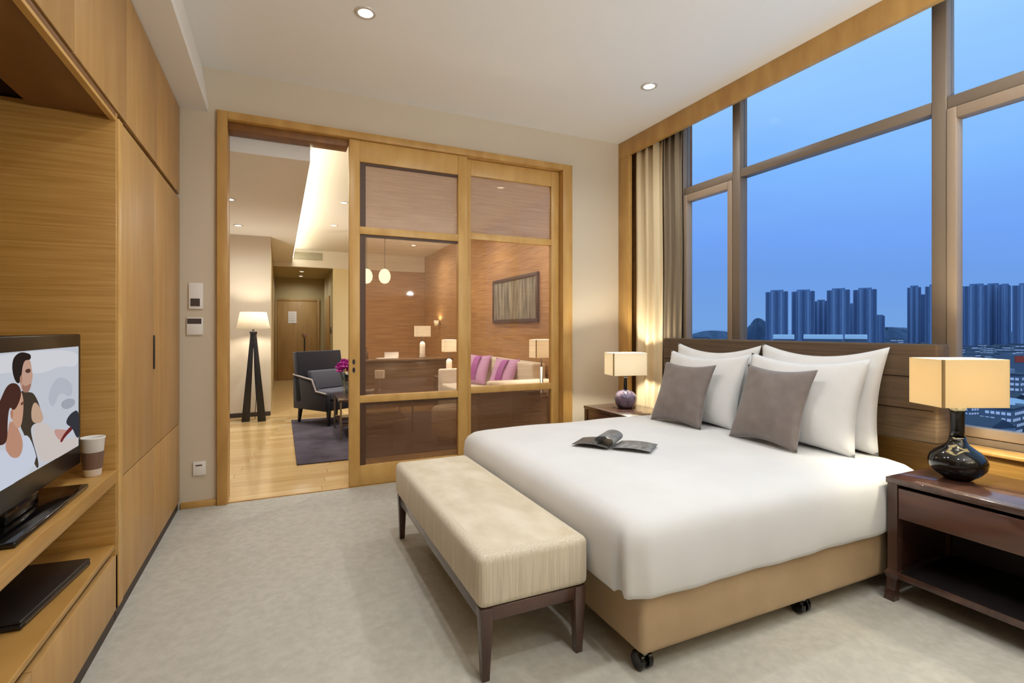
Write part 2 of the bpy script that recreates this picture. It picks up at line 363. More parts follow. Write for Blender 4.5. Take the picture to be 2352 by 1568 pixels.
# ------------------------------------------------------------------ built-in joinery on the left
fx = XW
wd = thing('wardrobe', (-0.95, 3.42, 0), 'tall oak wardrobe with flush doors and slot handle next to the light switches', 'wardrobe')
box('body', (-1.34, fx - 0.024, 2.665, 4.12, 0.06, 2.155), M['shadow_gap'], wd)
box('plinth', (-1.34, fx - 0.01, 2.665, 4.12, 0, 0.058), M['plinth'], wd)
box('end_stile', (fx - 0.022, fx + 0.004, 2.660, 2.722, 0.062, 2.150), M['oak_door'], wd, 0.002)
for y0, y1 in ((2.726, 3.342), (3.346, 4.118)):
    up = box('door', (fx - 0.022, fx, y0, y1, 0.604, 2.150), M['oak'], wd, 0.0015)
    box('door', (fx - 0.022, fx, y0, y1, 0.062, 0.597), M['oak'], wd, 0.0015)
    if y0 < 3: box('handle', (fx - 0.002, fx + 0.006, 3.322, 3.3415, 1.03, 1.215), M['inside'], up, 0.002)
oh = []
for y0, y1, lb in ((0.2, 2.155, 'oak overhead cupboard above the television niche'), (2.159, 4.12, 'oak overhead cupboard above the tall wardrobe doors')):
    t = thing('overhead_cupboard', (-0.95, (y0 + y1) / 2, 2.17), lb, 'cupboard')
    box('body', (-1.34, fx - 0.024, y0, y1, 2.175, 2.780), M['shadow_gap'], t)
    ys = (y0, 1.2, y1) if y0 < 2 else (y0, 2.80, 3.42, y1)
    for a, b in zip(ys, ys[1:]): box('door', (fx - 0.022, fx, a + 0.0012, b - 0.0012, 2.180, 2.780), M['oak'], t, 0.001)
nu = thing('television_niche', (-0.95, 1.5, 0), 'open oak niche with two shelves and a drawer row beside the wardrobe', 'shelf unit')
Y0n = 0.2
box('end_panel', (-1.34, fx, 2.632, 2.656, 0.06, 2.165), M['oak_h'], nu, 0.0015)
box('end_panel', (-1.34, fx, Y0n, Y0n + 0.024, 0.06, 2.165), M['oak_h'], nu, 0.0015)
box('back_panel', (-1.34, -1.30, Y0n + 0.025, 2.631, 0.06, 2.165), M['oak_h'], nu)
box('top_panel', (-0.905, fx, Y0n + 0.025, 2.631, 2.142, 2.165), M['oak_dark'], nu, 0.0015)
box('top_edge', (fx - 0.02, fx + 0.002, Y0n + 0.025, 2.631, 2.128, 2.1415), M['oak_door'], nu)
box('shelf', (-1.298, fx, Y0n + 0.025, 2.631, 0.598, 0.655), M['oak_h'], nu, 0.002)
box('shelf', (-1.298, fx - 0.004, Y0n + 0.025, 2.631, 0.318, 0.340), M['oak_h'], nu, 0.002)
box('plinth', (-1.34, fx - 0.01, Y0n, 2.656, 0, 0.058), M['plinth'], nu)
box('drawer_carcass', (-1.34, fx - 0.024, Y0n + 0.026, 2.630, 0.062, 0.316), M['shadow_gap'], nu)
for a, b in ((Y0n, 1.03), (1.03, 1.84), (1.84, 2.657)):
    box('drawer', (fx - 0.022, fx, a + 0.0015, b - 0.0015, 0.062, 0.292), M['oak'], nu, 0.0015)

# ------------------------------------------------------------------ wall plates
def plate(name, x0, x1, z0, z1, label, dark, cat='switch'):
    t = thing(name, ((x0 + x1) / 2, YB, z0), label, cat)
    box('cover', (x0, x1, YB - 0.012, YB, z0, z1), M['plastic'], t, 0.003)
    box('display', (dark[0], dark[1], YB - 0.0135, YB - 0.0122, dark[2], dark[3]), M['plastic_d'], t)
    return t
plate('thermostat', -0.578, -0.492, 1.388, 1.572, 'white wall thermostat with small dark display above the switch plate', (-0.566, -0.510, 1.408, 1.462))
plate('switch_plate', -0.590, -0.492, 1.208, 1.330, 'square white switch plate with a wide dark strip below the thermostat', (-0.585, -0.500, 1.285, 1.322))
t = thing('wall_socket', (-0.514, YB, 0.22), 'white wall socket low beside the door casing', 'socket')
box('cover', (-0.553, -0.475, YB - 0.012, YB, 0.222, 0.320), M['plastic'], t, 0.003)
box('slot', (-0.536, -0.496, YB - 0.0135, YB - 0.0122, 0.290, 0.298), M['plastic_d'], t)

# ------------------------------------------------------------------ ceiling downlights
def downlight(x, y, z, label, power, r=0.042, spot=152, col=WARM, group='recessed ceiling spots'):
    t = thing('downlight', (x, y, z), label, 'ceiling light', group)
    ring = MB().lathe([(r * 1.45, 0.0), (r * 1.42, -0.006), (r * 1.02, -0.007), (r, -0.0005)], 28, (x, y, z))
    ring.f = [f for f in ring.f if len(f) == 4]
    build('trim_ring', ring, M['trimring'], t, smooth=True)
    build('lens', MB().lathe([(r, -0.0040), (r * 0.98, -0.0005)], 24, (x, y, z)), M['bulb'], t)
    light('SPOT', 'downlight_beam', (x, y, z - 0.02), power, col, t, 0.05, spot, 0.9)
    return t
DL = 46
downlight(0.455, 3.03, CZ, 'recessed ceiling spot towards the wardrobe side', DL)
downlight(2.554, 3.04, CZ, 'recessed ceiling spot near the window corner', DL)
for x, y, p, lb in ((0.70, 2.15, DL * 1.35, 'recessed ceiling spot above the bench'), (1.0, 0.3, DL * 1.3, 'recessed ceiling spot just in front of the viewer'), (2.554, 1.00, DL, 'recessed ceiling spot above the near nightstand'), (1.5, -0.6, DL, 'recessed ceiling spot behind the viewer')):
    downlight(x, y, CZ, lb, p)
# added fill lamp, unseen behind the viewer, to brighten the ceiling
t = thing('fill_uplighter', (2.2, -1.0, 0), 'added fill lamp on a tall steel pole, unseen behind the viewer', 'floor lamp')
build('base', MB().lathe([(0.15, 0.0), (0.15, 0.02), (0.02, 0.035)], 28, (2.2, -1.0, 0)), M['steel'], t)
build('pole', MB().lathe([(0.014, 0.0355), (0.014, 1.78)], 12, (2.2, -1.0, 0)), M['steel'], t)
up_ = MB().lathe([(0.03, 1.781), (0.12, 1.81), (0.17, 1.88)], 32, (2.2, -1.0, 0)); up_.f = up_.f[:-1]
build('bowl', up_, M['steel'], t, smooth=True, solid=0.003)
light('POINT', 'fill_uplighter_light', (2.2, -1.0, 1.88), 222, WARM, t, 0.05)

# ------------------------------------------------------------------ bed
bed = thing('bed', (2.05, 2.31, 0), 'wide bed with tan leather base, castors and brown headboard', 'bed')
box('base', (1.17, 2.93, 1.43, 3.20, 0.075, 0.298), M['tan'], bed, 0.028, seg=4)
box('mattress', (1.16, 2.93, 1.44, 3.19, 0.301, 0.50), M['linen'], bed, 0.04, seg=3)
hb = box('headboard', (2.945, 3.055, 1.372, 3.330, 0.675, 1.172), M['headboard'], bed, 0.012, seg=3)
for z in (0.84, 1.005):
    box('seam', (2.9425, 2.9455, 1.39, 3.31, z - 0.002, z + 0.002), M['shadow_gap'], hb)
for ya in (1.75, 2.95):
    box('headboard_post', (2.96, 3.03, ya - 0.04, ya + 0.04, 0.0, 0.674), M['headboard'], bed, 0.004)
for cx, cy in ((1.215, 1.485), (2.09, 1.485), (2.85, 1.485), (1.215, 3.14), (2.09, 3.14), (2.85, 3.14)):
    b = build('castor', MB().lathe([(0.02, 0.0755), (0.022, 0.058), (0.012, 0.05), (0.012, 0.036)], 16, (cx, cy, 0)), M['steel'], bed, smooth=False)
    for s in (-1, 1):
        w = MB(); n = 20
        prof = [(0.018, 0.006), (0.031, 0.008), (0.034, 0.012), (0.034, 0.024), (0.029, 0.030), (0.010, 0.031)]
        w.lathe([(r, z) for r, z in prof], n)
        w.v = [(cx + s * v[2], cy + v[0], 0.034 + v[1]) for v in w.v]
        build('wheel', w, M['black'], b, smooth=False)
    box('fork', (cx - 0.005, cx + 0.005, cy - 0.012, cy + 0.012, 0.010, 0.057), M['chrome'], b)

def duvet():
    x0, x1, y0, y1 = 1.098, 2.955, 1.398, 3.232
    rings = [(0.62, 0.578), (0.40, 0.581), (0.25, 0.584), (0.15, 0.582), (0.09, 0.575), (0.05, 0.560), (0.022, 0.535), (0.008, 0.505), (0.002, 0.46), (0.0, 0.41), (0.0, 0.36), (0.002, 0.315), (0.006, 0.297), (0.018, 0.292), (0.05, 0.300), (0.075, 0.330)]
    loop = []   # rounded rectangle, with fold at the near foot corner
    rc = 0.10
    def corner(cx, cy, a0):
        return [(cx + rc * math.cos(a0 + R(90) * k / 10), cy + rc * math.sin(a0 + R(90) * k / 10)) for k in range(11)]
    def seg(p, q, n): return [(p[0] + (q[0] - p[0]) * k / n, p[1] + (q[1] - p[1]) * k / n) for k in range(1, n)]
    c = [corner(x0 + rc, y0 + rc, R(180)), corner(x1 - rc, y0 + rc, R(270)), corner(x1 - rc, y1 - rc, 0), corner(x0 + rc, y1 - rc, R(90))]
    for k in range(4):
        loop += c[k] + seg(c[k][-1], c[(k + 1) % 4][0], 36)
    n = len(loop); mx, my = (x0 + x1) / 2, (y0 + y1) / 2; hx, hy = (x1 - x0) / 2, (y1 - y0) / 2
    mb = MB(); vs = []; fs = []
    for j, (ins, z) in enumerate(rings):
        for i, (x, y) in enumerate(loop):
            sx = (hx - ins) / hx; sy = (hy - ins) / hy
            px, py = mx + (x - mx) * sx, my + (y - my) * sy
            ripple = 0.0
            if z < 0.54 and j < 14:
                h = (0.54 - z) / 0.25
                ripple = 0.004 * h * (math.sin(i * 0.55) + 0.6 * math.sin(i * 1.31 + 2))
                if i in (1, 2): ripple -= 0.030 * min(1, h * 1.6)      # pleat at the near foot corner
                if i in (3, 4): ripple += 0.010 * min(1, h * 1.6)
                if 45 < i < 60 or i > n - 30: ripple *= 0.5
            d = Vector((x - mx, y - my, 0)); 
            nx = 0 if abs(abs(x - mx) - hx) > rc else (1 if x > mx else -1); ny = 0 if abs(abs(y - my) - hy) > rc else (1 if y > my else -1)
            nn = Vector((nx, ny, 0)); nn = nn.normalized() if nn.length else nn
            vs.append((px + nn.x * ripple, py + nn.y * ripple, z + (0.003 * math.sin(px * 9 + py * 4) if z > 0.57 else 0)))
    for j in range(len(rings) - 1):
        for i in range(n): fs.append((j * n + i, j * n + (i + 1) % n, (j + 1) * n + (i + 1) % n, (j + 1) * n + i))
    fs.append(tuple(range(n))[::-1])
    mb.add(vs, fs)
    return build('duvet', mb, M['linen'], smooth=True)
tag(duvet(), 'smooth white duvet covering the whole bed', 'duvet')

def pillow_mesh(w, h, T, pinch=0.07, n=26, flange=0.0, sag=0.0):
    mb = MB()
    for s in (-1, 1):
        def fn(u, v):
            a, b = 2 * u - 1, 2 * v - 1
            a = math.copysign(abs(a) ** 0.85, a); b = math.copysign(abs(b) ** 0.85, b)
            t = T * max(0.0, (1 - a * a) * (1 - b * b)) ** 0.42
            t += 0.004 * math.sin(a * 7 + b * 5) * (1 - a * a) * (1 - b * b)
            x = w / 2 * a * (1 - pinch * (1 - b * b) ** 1.2); z = h / 2 * b * (1 - pinch * (1 - a * a) ** 1.2)
            z -= sag * (1 - a * a) * (b + 1) / 2
            return (x, s * t * (1.0 - 0.25 * b), z + h / 2)
        mb.grid(fn, n, n)
    return mb
def pillow(loc, w, h, T, lean, turn, label, mat='pillow', cat='pillow', name='pillow', pinch=0.08, roll=0.0, sag=0.0, group=None):
    o = build(name, pillow_mesh(w, h, T, pinch, sag=sag), M[mat], smooth=True, local=True, weld=True)
    o.location = loc; o.rotation_euler = (R(-lean), R(roll), R(-90 + turn))
    return tag(o, label, cat, group)
pillow((2.830, 1.965, 0.588), 0.775, 0.575, 0.075, 10, 0, 'white pillow against the headboard, rear one nearer the black lamp', sag=0.045)
pillow((2.830, 2.745, 0.588), 0.775, 0.560, 0.075, 10, 0, 'white pillow against the headboard, rear one nearer the curtains', sag=0.045)
pillow((2.690, 1.985, 0.583), 0.745, 0.530, 0.085, 16, 0, 'white pillow right behind the front taupe cushion by the black lamp', sag=0.03)
pillow((2.690, 2.735, 0.583), 0.745, 0.520, 0.085, 16, 0, 'white pillow right behind the taupe cushion nearer the curtains', sag=0.03)
pillow((2.530, 2.045, 0.583), 0.475, 0.470, 0.065, 20, -3, 'square taupe cushion on the bed nearer the black lamp', 'cushion', 'cushion', 'cushion', 0.12, 0)
pillow((2.500, 2.715, 0.583), 0.455, 0.450, 0.065, 20, 4, 'square taupe cushion on the bed nearer the curtains', 'cushion', 'cushion', 'cushion', 0.12, 0)

# open leaflet lying on the bed
t = thing('magazine', (1.75, 2.36, 0.585), 'small grey open leaflet with a curled page lying on the duvet', 'magazine', rz=R(-52))
def sheet(name, fn, mat, nu=14, nv=4): return build(name, MB().grid(fn, nu, nv), mat, t, smooth=True, local=True, solid=0.0015)
sheet('page', lambda u, v: (-0.02 - 0.21 * u, -0.12 + 0.20 * v, 0.006 + 0.012 * math.sin(math.pi * u)), M['page_d'])
sheet('page', lambda u, v: (0.0 + 0.21 * u, -0.10 + 0.20 * v, 0.006 + 0.008 * math.sin(math.pi * u)), M['page_g'])
sheet('curled_page', lambda u, v: (0.01 - 0.055 + 0.055 * math.cos(R(-30 + 250 * u)), -0.11 + 0.20 * v, 0.037 + 0.031 * math.sin(R(-30 + 250 * u))), M['page_g'], 22)

# ------------------------------------------------------------------ bench at the foot of the bed
bn = thing('bench', (0.86, 2.32, 0), 'upholstered cream bench on dark wooden legs at the foot of the bed', 'bench')
build('cushion', MB().box(0.628, 1.084, 1.635, 3.040, 0.262, 0.452), M['bench'], bn, 0.030, seg=4)
build('top_panel', MB().grid(lambda u, v: (0.668 + 0.376 * u, 1.675 + 1.325 * v, 0.4522 + 0.007 * (1 - (2 * u - 1) ** 4) * (1 - (2 * v - 1) ** 8)), 12, 20), M['bench_top'], bn, smooth=True)
for (a, b, c, d) in ((0.645, 1.070, 1.650, 1.672), (0.645, 1.070, 3.003, 3.025), (0.645, 0.667, 1.6725, 3.0025), (1.048, 1.070, 1.6725, 3.0025)):
    box('rail', (a, b, c, d, 0.212, 0.2615), M['walnut'], bn, 0.002)
for x in (0.663, 1.050):
    for y in (1.668, 3.008):
        build('leg', MB().taper((x, y, 0), 0.014, (x, y, 0.2605), 0.024), M['walnut_v'], bn, 0.002)

# ------------------------------------------------------------------ nightstands
def nightstand(x0, x1, y0, y1, label, H=0.566):
    t = thing('nightstand', ((x0 + x1) / 2, (y0 + y1) / 2, 0), label, 'nightstand', 'pair of nightstands beside the bed')
    tp = box('top', (x0 - 0.006, x1, y0 - 0.006, y1 + 0.006, H - 0.028, H), M['walnut'], t, 0.004)
    for k in (0.012, 0.030):  # two thin pale lines along the front of the top
        box('pale_line', (x0 + k, x0 + k + 0.0022, y0 + 0.02, y1 - 0.10, H, H + 0.0006), M['piping'], tp)
    for x, sx in ((x0 + 0.02, -1), (x1 - 0.02, 1)):
        for y, sy in ((y0 + 0.02, -1), (y1 - 0.02, 1)):
            m = MB()
            prof = [(0.0, 0.024, 0.022), (0.05, 0.013, 0.018), (0.10, 0.004, 0.021), (0.125, 0.0, 0.030), (0.14, 0.0, 0.020), (H - 0.029, 0.0, 0.020)]
            for (za, oa, wa), (zb, ob, wb) in zip(prof, prof[1:]):
                m.taper((x + sx * oa * 0.4, y + sy * oa * 0.4, za), wa, (x + sx * ob * 0.4, y + sy * ob * 0.4, zb), wb)
            build('leg', m, M['walnut_v'], t, weld=True)
    box('side_panel', (x0 + 0.041, x1 - 0.041, y0 + 0.006, y0 + 0.022, 0.118, H - 0.029), M['walnut'], t)
    box('side_panel', (x0 + 0.041, x1 - 0.041, y1 - 0.022, y1 - 0.006, 0.118, H - 0.029), M['walnut'], t)
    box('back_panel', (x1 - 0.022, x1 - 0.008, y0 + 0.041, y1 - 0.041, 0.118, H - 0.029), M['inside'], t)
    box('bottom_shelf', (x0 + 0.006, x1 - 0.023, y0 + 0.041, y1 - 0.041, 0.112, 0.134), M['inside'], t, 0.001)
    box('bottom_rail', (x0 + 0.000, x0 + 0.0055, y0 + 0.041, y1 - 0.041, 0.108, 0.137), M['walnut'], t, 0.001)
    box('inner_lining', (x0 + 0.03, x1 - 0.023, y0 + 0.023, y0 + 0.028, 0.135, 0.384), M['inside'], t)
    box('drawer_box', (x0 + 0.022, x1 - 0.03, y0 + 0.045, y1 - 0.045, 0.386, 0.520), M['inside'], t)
    box('drawer', (x0 + 0.004, x0 + 0.021, y0 + 0.0425, y1 - 0.0425, 0.384, 0.522), M['mahogany'], t, 0.002)
    return t
nightstand(2.562, 3.050, 0.590, 1.390, 'dark wooden nightstand with drawer carrying the black lamp')
nightstand(2.565, 3.050, 3.290, 3.955, 'dark wooden nightstand behind the bed beside the cream curtain', 0.540)

# ------------------------------------------------------------------ bedside lamps
def bedside_lamp(loc, label, base_prof, base_mat, neck_mat, rz, w, d, z0, z1, neck, power, shade='shade', bulb=LAMP):
    t = thing('table_lamp', loc, label, 'lamp', None, rz)
    build('base', MB().lathe(base_prof, 40), base_mat, t, smooth=True, local=True)
    build('neck', MB().lathe(neck, 24), neck_mat, t, smooth=True, local=True)
    build('collar', MB().lathe([(0.026, z0 - 0.012), (0.026, z0 + 0.004), (0.012, z0 + 0.008)], 24), M['steel'], t, local=True)
    m = MB(); a, b, e = w / 2, d / 2, 0.003
    for (p, q, r, s) in ((-a, a, -b, -b + e), (-a, a, b - e, b), (-a, -a + e, -b + e, b - e), (a - e, a, -b + e, b - e)): m.box(p, q, r, s, z0, z1)
    sh = build('shade', m, M[shade], t, local=True)
    box('corner_seam', (-a - 0.003, -a + 0.006, -b - 0.003, -b + 0.006, z0, z1), M['shade_seam'], sh, local=True)
    box('shade_bar', (-a + e, a - e, -0.002, 0.002, z1 - 0.02, z1 - 0.016), M['steel'], sh, local=True)
    lo = light('POINT', 'lamp_bulb', (0, 0, 0), power, bulb, None, 0.03); lo.parent = t; lo.location = (0, 0, (z0 + z1) / 2)
    return t
H = 0.5665
gourd = [(0.02, 0.0), (0.052, 0.002), (0.062, 0.010), (0.085, 0.028), (0.103, 0.052), (0.108, 0.078), (0.102, 0.102), (0.084, 0.124), (0.060, 0.142), (0.040, 0.158), (0.032, 0.176), (0.030, 0.19)]
neckp = [(0.028, 0.188), (0.026, 0.22), (0.027, 0.30), (0.032, 0.326)]
bedside_lamp((2.815, 1.235, H), 'black glossy gourd lamp with rectangular cream shade on the near nightstand', gourd, M['black'], M['black'], -math.atan2(533, 1155), 0.292, 0.190, 0.336, 0.548, neckp, 16.0)
ball = [(0.02, 0.0), (0.066, 0.002), (0.086, 0.03), (0.100, 0.075), (0.096, 0.110), (0.070, 0.142), (0.036, 0.160), (0.022, 0.165)]
neck2 = [(0.017, 0.163), (0.017, 0.20), (0.014, 0.26), (0.018, 0.288)]
bedside_lamp((2.830, 3.690, 0.5405), 'purple glazed round lamp with cream shade on the far nightstand', ball, M['porcelain'], M['black'], R(-12), 0.32, 0.20, 0.296, 0.496, neck2, 20.0, 'shade_w', (1.0, 0.93, 0.76))

# ------------------------------------------------------------------ on the shelves
tv = thing('television', (-0.73, 2.06, 0.655), 'flat black television showing a couple, standing in the oak niche', 'television')
box('casing', (-0.775, -0.7125, 1.610, 2.512, 0.722, 1.230), M['tv_black'], tv, 0.006)
glowlevel = 0.82
def soft(p, n=2):
    for _ in range(n):
        q = []
        for a, b in zip(p, p[1:] + p[:1]):
            q += [(a[0] * 0.75 + b[0] * 0.25, a[1] * 0.75 + b[1] * 0.25), (a[0] * 0.25 + b[0] * 0.75, a[1] * 0.25 + b[1] * 0.75)]
        p = q
    return p
def scr(name, c): return glow('screen_' + name, c, glowlevel)
sc_ = box('screen', (-0.7122, -0.7118, 1.650, 2.484, 0.796, 1.182), scr('backdrop', (206, 210, 220)), tv)
for i, (nm, col, pts) in enumerate([
    ('cloud_pale', (222, 224, 230), [(1.66, 1.178), (2.48, 1.178), (2.48, 1.10), (2.30, 1.12), (2.15, 1.10), (1.90, 1.13), (1.66, 1.11)]),
    ('cloud_grey', (192, 196, 208), [(2.19, 1.02), (2.26, 1.08), (2.36, 1.07), (2.43, 1.03), (2.40, 0.99), (2.30, 1.03), (2.24, 0.97)]),
    ('swirl', (172, 176, 188), [(2.305, 0.986), (2.366, 0.995), (2.440, 0.983), (2.449, 0.962), (2.379, 0.952), (2.321, 0.963)]),
    ('shirt_dark', (74, 62, 50), [(2.005, 1.064), (2.052, 1.053), (2.088, 1.047), (2.126, 1.010), (2.166, 0.942), (2.070, 0.950), (2.070, 0.914), (2.133, 0.806), (2.107, 0.797), (2.028, 0.923), (1.991, 0.962), (1.999, 1.053)]),
    ('man_face', (204, 164, 144), [(2.005, 1.154), (2.064, 1.156), (2.073, 1.127), (2.082, 1.102), (2.073, 1.079), (2.052, 1.051), (2.011, 1.058), (1.994, 1.089), (1.999, 1.132)]),
    ('man_hair', (48, 38, 34), [(1.945, 1.129), (1.948, 1.157), (1.966, 1.172), (1.999, 1.180), (2.040, 1.176), (2.070, 1.168), (2.064, 1.152), (2.028, 1.155), (2.011, 1.138), (2.005, 1.109), (1.991, 1.084), (1.964, 1.094)]),
    ('man_jaw', (168, 124, 106), [(2.004, 1.085), (2.03, 1.072), (2.06, 1.078), (2.073, 1.079), (2.052, 1.051), (2.011, 1.058)]),
    ('man_ear', (186, 138, 116), [(1.992, 1.105), (2.004, 1.112), (2.010, 1.098), (2.002, 1.080), (1.993, 1.085)]),
    ('eyebrow', (90, 62, 54), [(2.028, 1.126), (2.064, 1.126), (2.061, 1.112), (2.028, 1.115)]),
    ('arm', (206, 172, 146), [(2.088, 1.022), (2.133, 0.995), (2.166, 0.942), (2.076, 0.949), (2.064, 0.991)]),
    ('sleeve', (216, 206, 202), [(2.064, 0.950), (2.173, 0.941), (2.237, 0.897), (2.353, 0.841), (2.458, 0.840), (2.476, 0.806), (2.467, 0.797), (2.159, 0.797), (2.101, 0.858)]),
    ('woman_neck', (198, 148, 124), [(1.929, 0.992), (1.983, 0.951), (2.014, 0.899), (1.991, 0.864), (1.937, 0.874), (1.899, 0.908), (1.912, 0.945)]),
    ('woman_top', (212, 218, 234), [(1.66, 0.90), (1.80, 0.925), (1.899, 0.910), (1.937, 0.873), (1.991, 0.863), (2.019, 0.895), (1.999, 0.928), (2.058, 0.917), (2.126, 0.797), (1.66, 0.797)]),
    ('woman_face', (210, 164, 138), [(1.994, 1.069), (2.014, 1.031), (2.005, 0.969), (1.983, 0.949), (1.950, 0.969), (1.924, 1.012), (1.966, 1.025)]),
    ('woman_hair', (78, 48, 40), [(1.84, 1.02), (1.875, 1.055), (1.904, 1.085), (1.937, 1.094), (1.977, 1.085), (1.999, 1.059), (1.983, 1.029), (1.950, 1.008), (1.924, 1.028), (1.912, 0.989), (1.912, 0.932), (1.889, 0.922), (1.85, 0.93)]),
    ('woman_ear', (188, 134, 110), [(1.928, 1.012), (1.940, 1.018), (1.946, 1.000), (1.938, 0.985), (1.930, 0.995)]),
    ('woman_lash', (120, 78, 64), [(1.992, 1.028), (2.010, 1.030), (2.008, 1.020), (1.993, 1.019)]),
    ('hand', (206, 160, 150), [(2.222, 0.907), (2.305, 0.891), (2.370, 0.876), (2.345, 0.855), (2.282, 0.852)]),
    ('strap', (120, 44, 44), [(2.282, 0.852), (2.345, 0.880), (2.422, 0.893), (2.413, 0.873), (2.329, 0.858), (2.305, 0.844)]),
    ('camera_shape', (58, 58, 66), [(2.476, 0.939), (2.387, 0.938), (2.329, 0.909), (2.404, 0.879), (2.440, 0.837), (2.476, 0.826)])]):
    x = -0.7117 + 0.00025 * i
    build('picture_patch', MB().prism(soft(pts), 'x', x, x + 0.0002), scr(nm, col), sc_)
box('neck', (-0.765, -0.725, 1.95, 2.17, 0.674, 0.724), M['black'], tv, 0.004)
box('stand', (-0.835, -0.650, 1.80, 2.375, 0.656, 0.672), M['black'], tv, 0.005)

t = thing('paper_cup', (-0.690, 2.565, 0.655), 'white paper cup with brown sleeve beside the television', 'cup')
cl = (-0.690, 2.565, 0.6552)
build('cup', MB().lathe([(0.026, 0.0), (0.028, 0.002), (0.040, 0.150), (0.0425, 0.153), (0.041, 0.157), (0.038, 0.150), (0.027, 0.012)], 32, cl), M['paper'], t, smooth=True)
slv = MB().lathe([(0.0302, 0.030), (0.0318, 0.030), (0.0375, 0.098), (0.0360, 0.098)], 32, cl)
build('sleeve', slv, M['sleeve'], t)
t = thing('laptop', (-0.84, 2.22, 0.3405), 'closed black laptop on the lower niche shelf', 'laptop', rz=R(-6))
box('base', (-0.155, 0.155, -0.21, 0.235, 0.002, 0.018), M['black_m'], t, 0.004, local=True)
box('lid', (-0.155, 0.155, -0.21, 0.235, 0.0185, 0.030), M['black_m'], t, 0.005, local=True)
box('trim_strip', (0.1552, 0.1560, -0.19, 0.21, 0.010, 0.014), M['steel'], t, local=True)

# ------------------------------------------------------------------ the living room beyond the doors
LZ = 2.58; TZ = 2.85; XV = 2.93; YV = 11.0; XL = -2.6; YP = 8.06
fl = sroot('floor_living', (0.2, 7, 0)); fl['label'] = 'honey maple plank floor of the living room'
box('subfloor', (XL, 3.34, 4.13, 14.6, -0.1, -0.012), M['plank3'], fl)
pl_mesh = {}
def plank(x0, y0, ln, wd_, mat):
    key = (round(ln, 2), mat.name)
    if key not in pl_mesh:
        m = MB().box(0, ln - 0.0025, 0, wd_ - 0.0025, -0.0118, -0.0002)
        me = bpy.data.meshes.new('plank'); me.from_pydata(m.v, [], m.f); me.materials.append(mat); pl_mesh[key] = me
    o = bpy.data.objects.new('plank', pl_mesh[key]); C.objects.link(o); o.parent = fl; o.location = Vector((x0, y0, 0)) - fl.location
PW = 0.13; row = 0; y = 4.135
rest = MB()
while y < 14.4:
    x = -1.2 - (row * 0.73) % 1.5
    xe = 2.9
    while x < xe:
        ln = 1.5 if x + 1.5 <= 3.3 else 3.3 - x
        if ln > 0.2:
            if y < 8.0 and x + ln > -0.75 and x < 2.6: plank(x, y, ln, PW, M[('plank1', 'plank2', 'plank3')[random.randrange(3)]])
            else: rest.box(x, x + ln - 0.0025, y, y + PW - 0.0025, -0.0118, -0.0002)
        x += ln
    y += PW; row += 1
o = build('planks_far', rest, M['plank1'], fl); o['kind'] = 'stuff'
# ceilings: sloping near part, flat low part, higher tray
struct(box('ceiling_living_low', (XL, 0.22, 4.30, YV, LZ, 3.0), M['ceil']), 'low ceiling of the living room by the hall')
struct(box('ceiling_living_tray', (0.222, 3.0, 4.28, YV, TZ, 3.0), M['ceil']), 'raised cove-lit tray ceiling of the living room')
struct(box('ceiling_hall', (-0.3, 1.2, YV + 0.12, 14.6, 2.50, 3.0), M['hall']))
struct(box('wall_living_right', (XV, 3.07, 4.28, YV + 0.12, 0, 3.0), M['veneer']), 'brown striped veneer wall of the living room')
struct(box('wall_living_far', (1.62, XV, YV, YV + 0.12, 0, 2.502), M['veneer']), 'brown veneer wall at the far end of the living room')
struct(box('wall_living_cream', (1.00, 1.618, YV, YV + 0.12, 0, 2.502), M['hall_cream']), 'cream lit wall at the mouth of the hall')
struct(box('wall_living_header', (-0.3, XV, YV + 0.002, YV + 0.12, 2.503, 3.0), M['ceil']), 'cream header above the hall opening')
struct(box('wall_living_near', (XL, -0.12, YP, YP + 0.12, 0, LZ), M['paint']), 'pale wall behind the tripod lamp')
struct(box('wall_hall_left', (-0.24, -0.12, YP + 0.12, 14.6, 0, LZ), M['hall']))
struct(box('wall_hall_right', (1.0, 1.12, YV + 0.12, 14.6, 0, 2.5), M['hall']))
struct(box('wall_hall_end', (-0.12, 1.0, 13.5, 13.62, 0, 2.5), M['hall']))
struct(box('wall_living_left', (XL - 0.1, XL, 4.28, YP, 0, 3.0), M['paint']))
struct(box('baseboard_living', (XL, -0.125, YP - 0.015, YP, 0, 0.06), M['plinth']))
# hall door
hd = sroot('door_3', (0.4, 13.49, 0)); hd['label'] = 'oak entrance door at the end of the hall with a white notice'
box('leaf', (-0.06, 0.84, 13.46, 13.495, 0.005, 1.93), M['hall_door'], hd, 0.003)
for b in ((-0.115, -0.065, 13.45, 13.498, 0, 1.99), (0.845, 0.90, 13.45, 13.498, 0, 1.99), (-0.065, 0.845, 13.45, 13.498, 1.935, 1.99)):
    box('jamb', b, M['hall_door'], hd, 0.003)
nb = box('notice', (0.184, 0.371, 13.452, 13.458, 1.39, 1.677), M['paper'], hd)
for k in range(5): box('notice_line', (0.205, 0.350 - 0.02 * (k % 2), 13.4505, 13.4518, 1.63 - k * 0.045, 1.638 - k * 0.045), M['grille'], nb)
box('side_door', (0.975, 0.998, 11.7, 12.6, 0.005, 1.98), M['hall_door'], sroot('door_4', (0.99, 12.1, 0)), 0.003)
t = thing('card_switch', (0.985, 11.45, 1.20), 'small dark card switch on the hall wall', 'switch')
box('cover', (0.985, 0.999, 11.40, 11.50, 1.15, 1.29), M['plastic_d'], t, 0.003); box('slot', (0.9835, 0.9848, 11.42, 11.48, 1.23, 1.24), M['inside'], t)

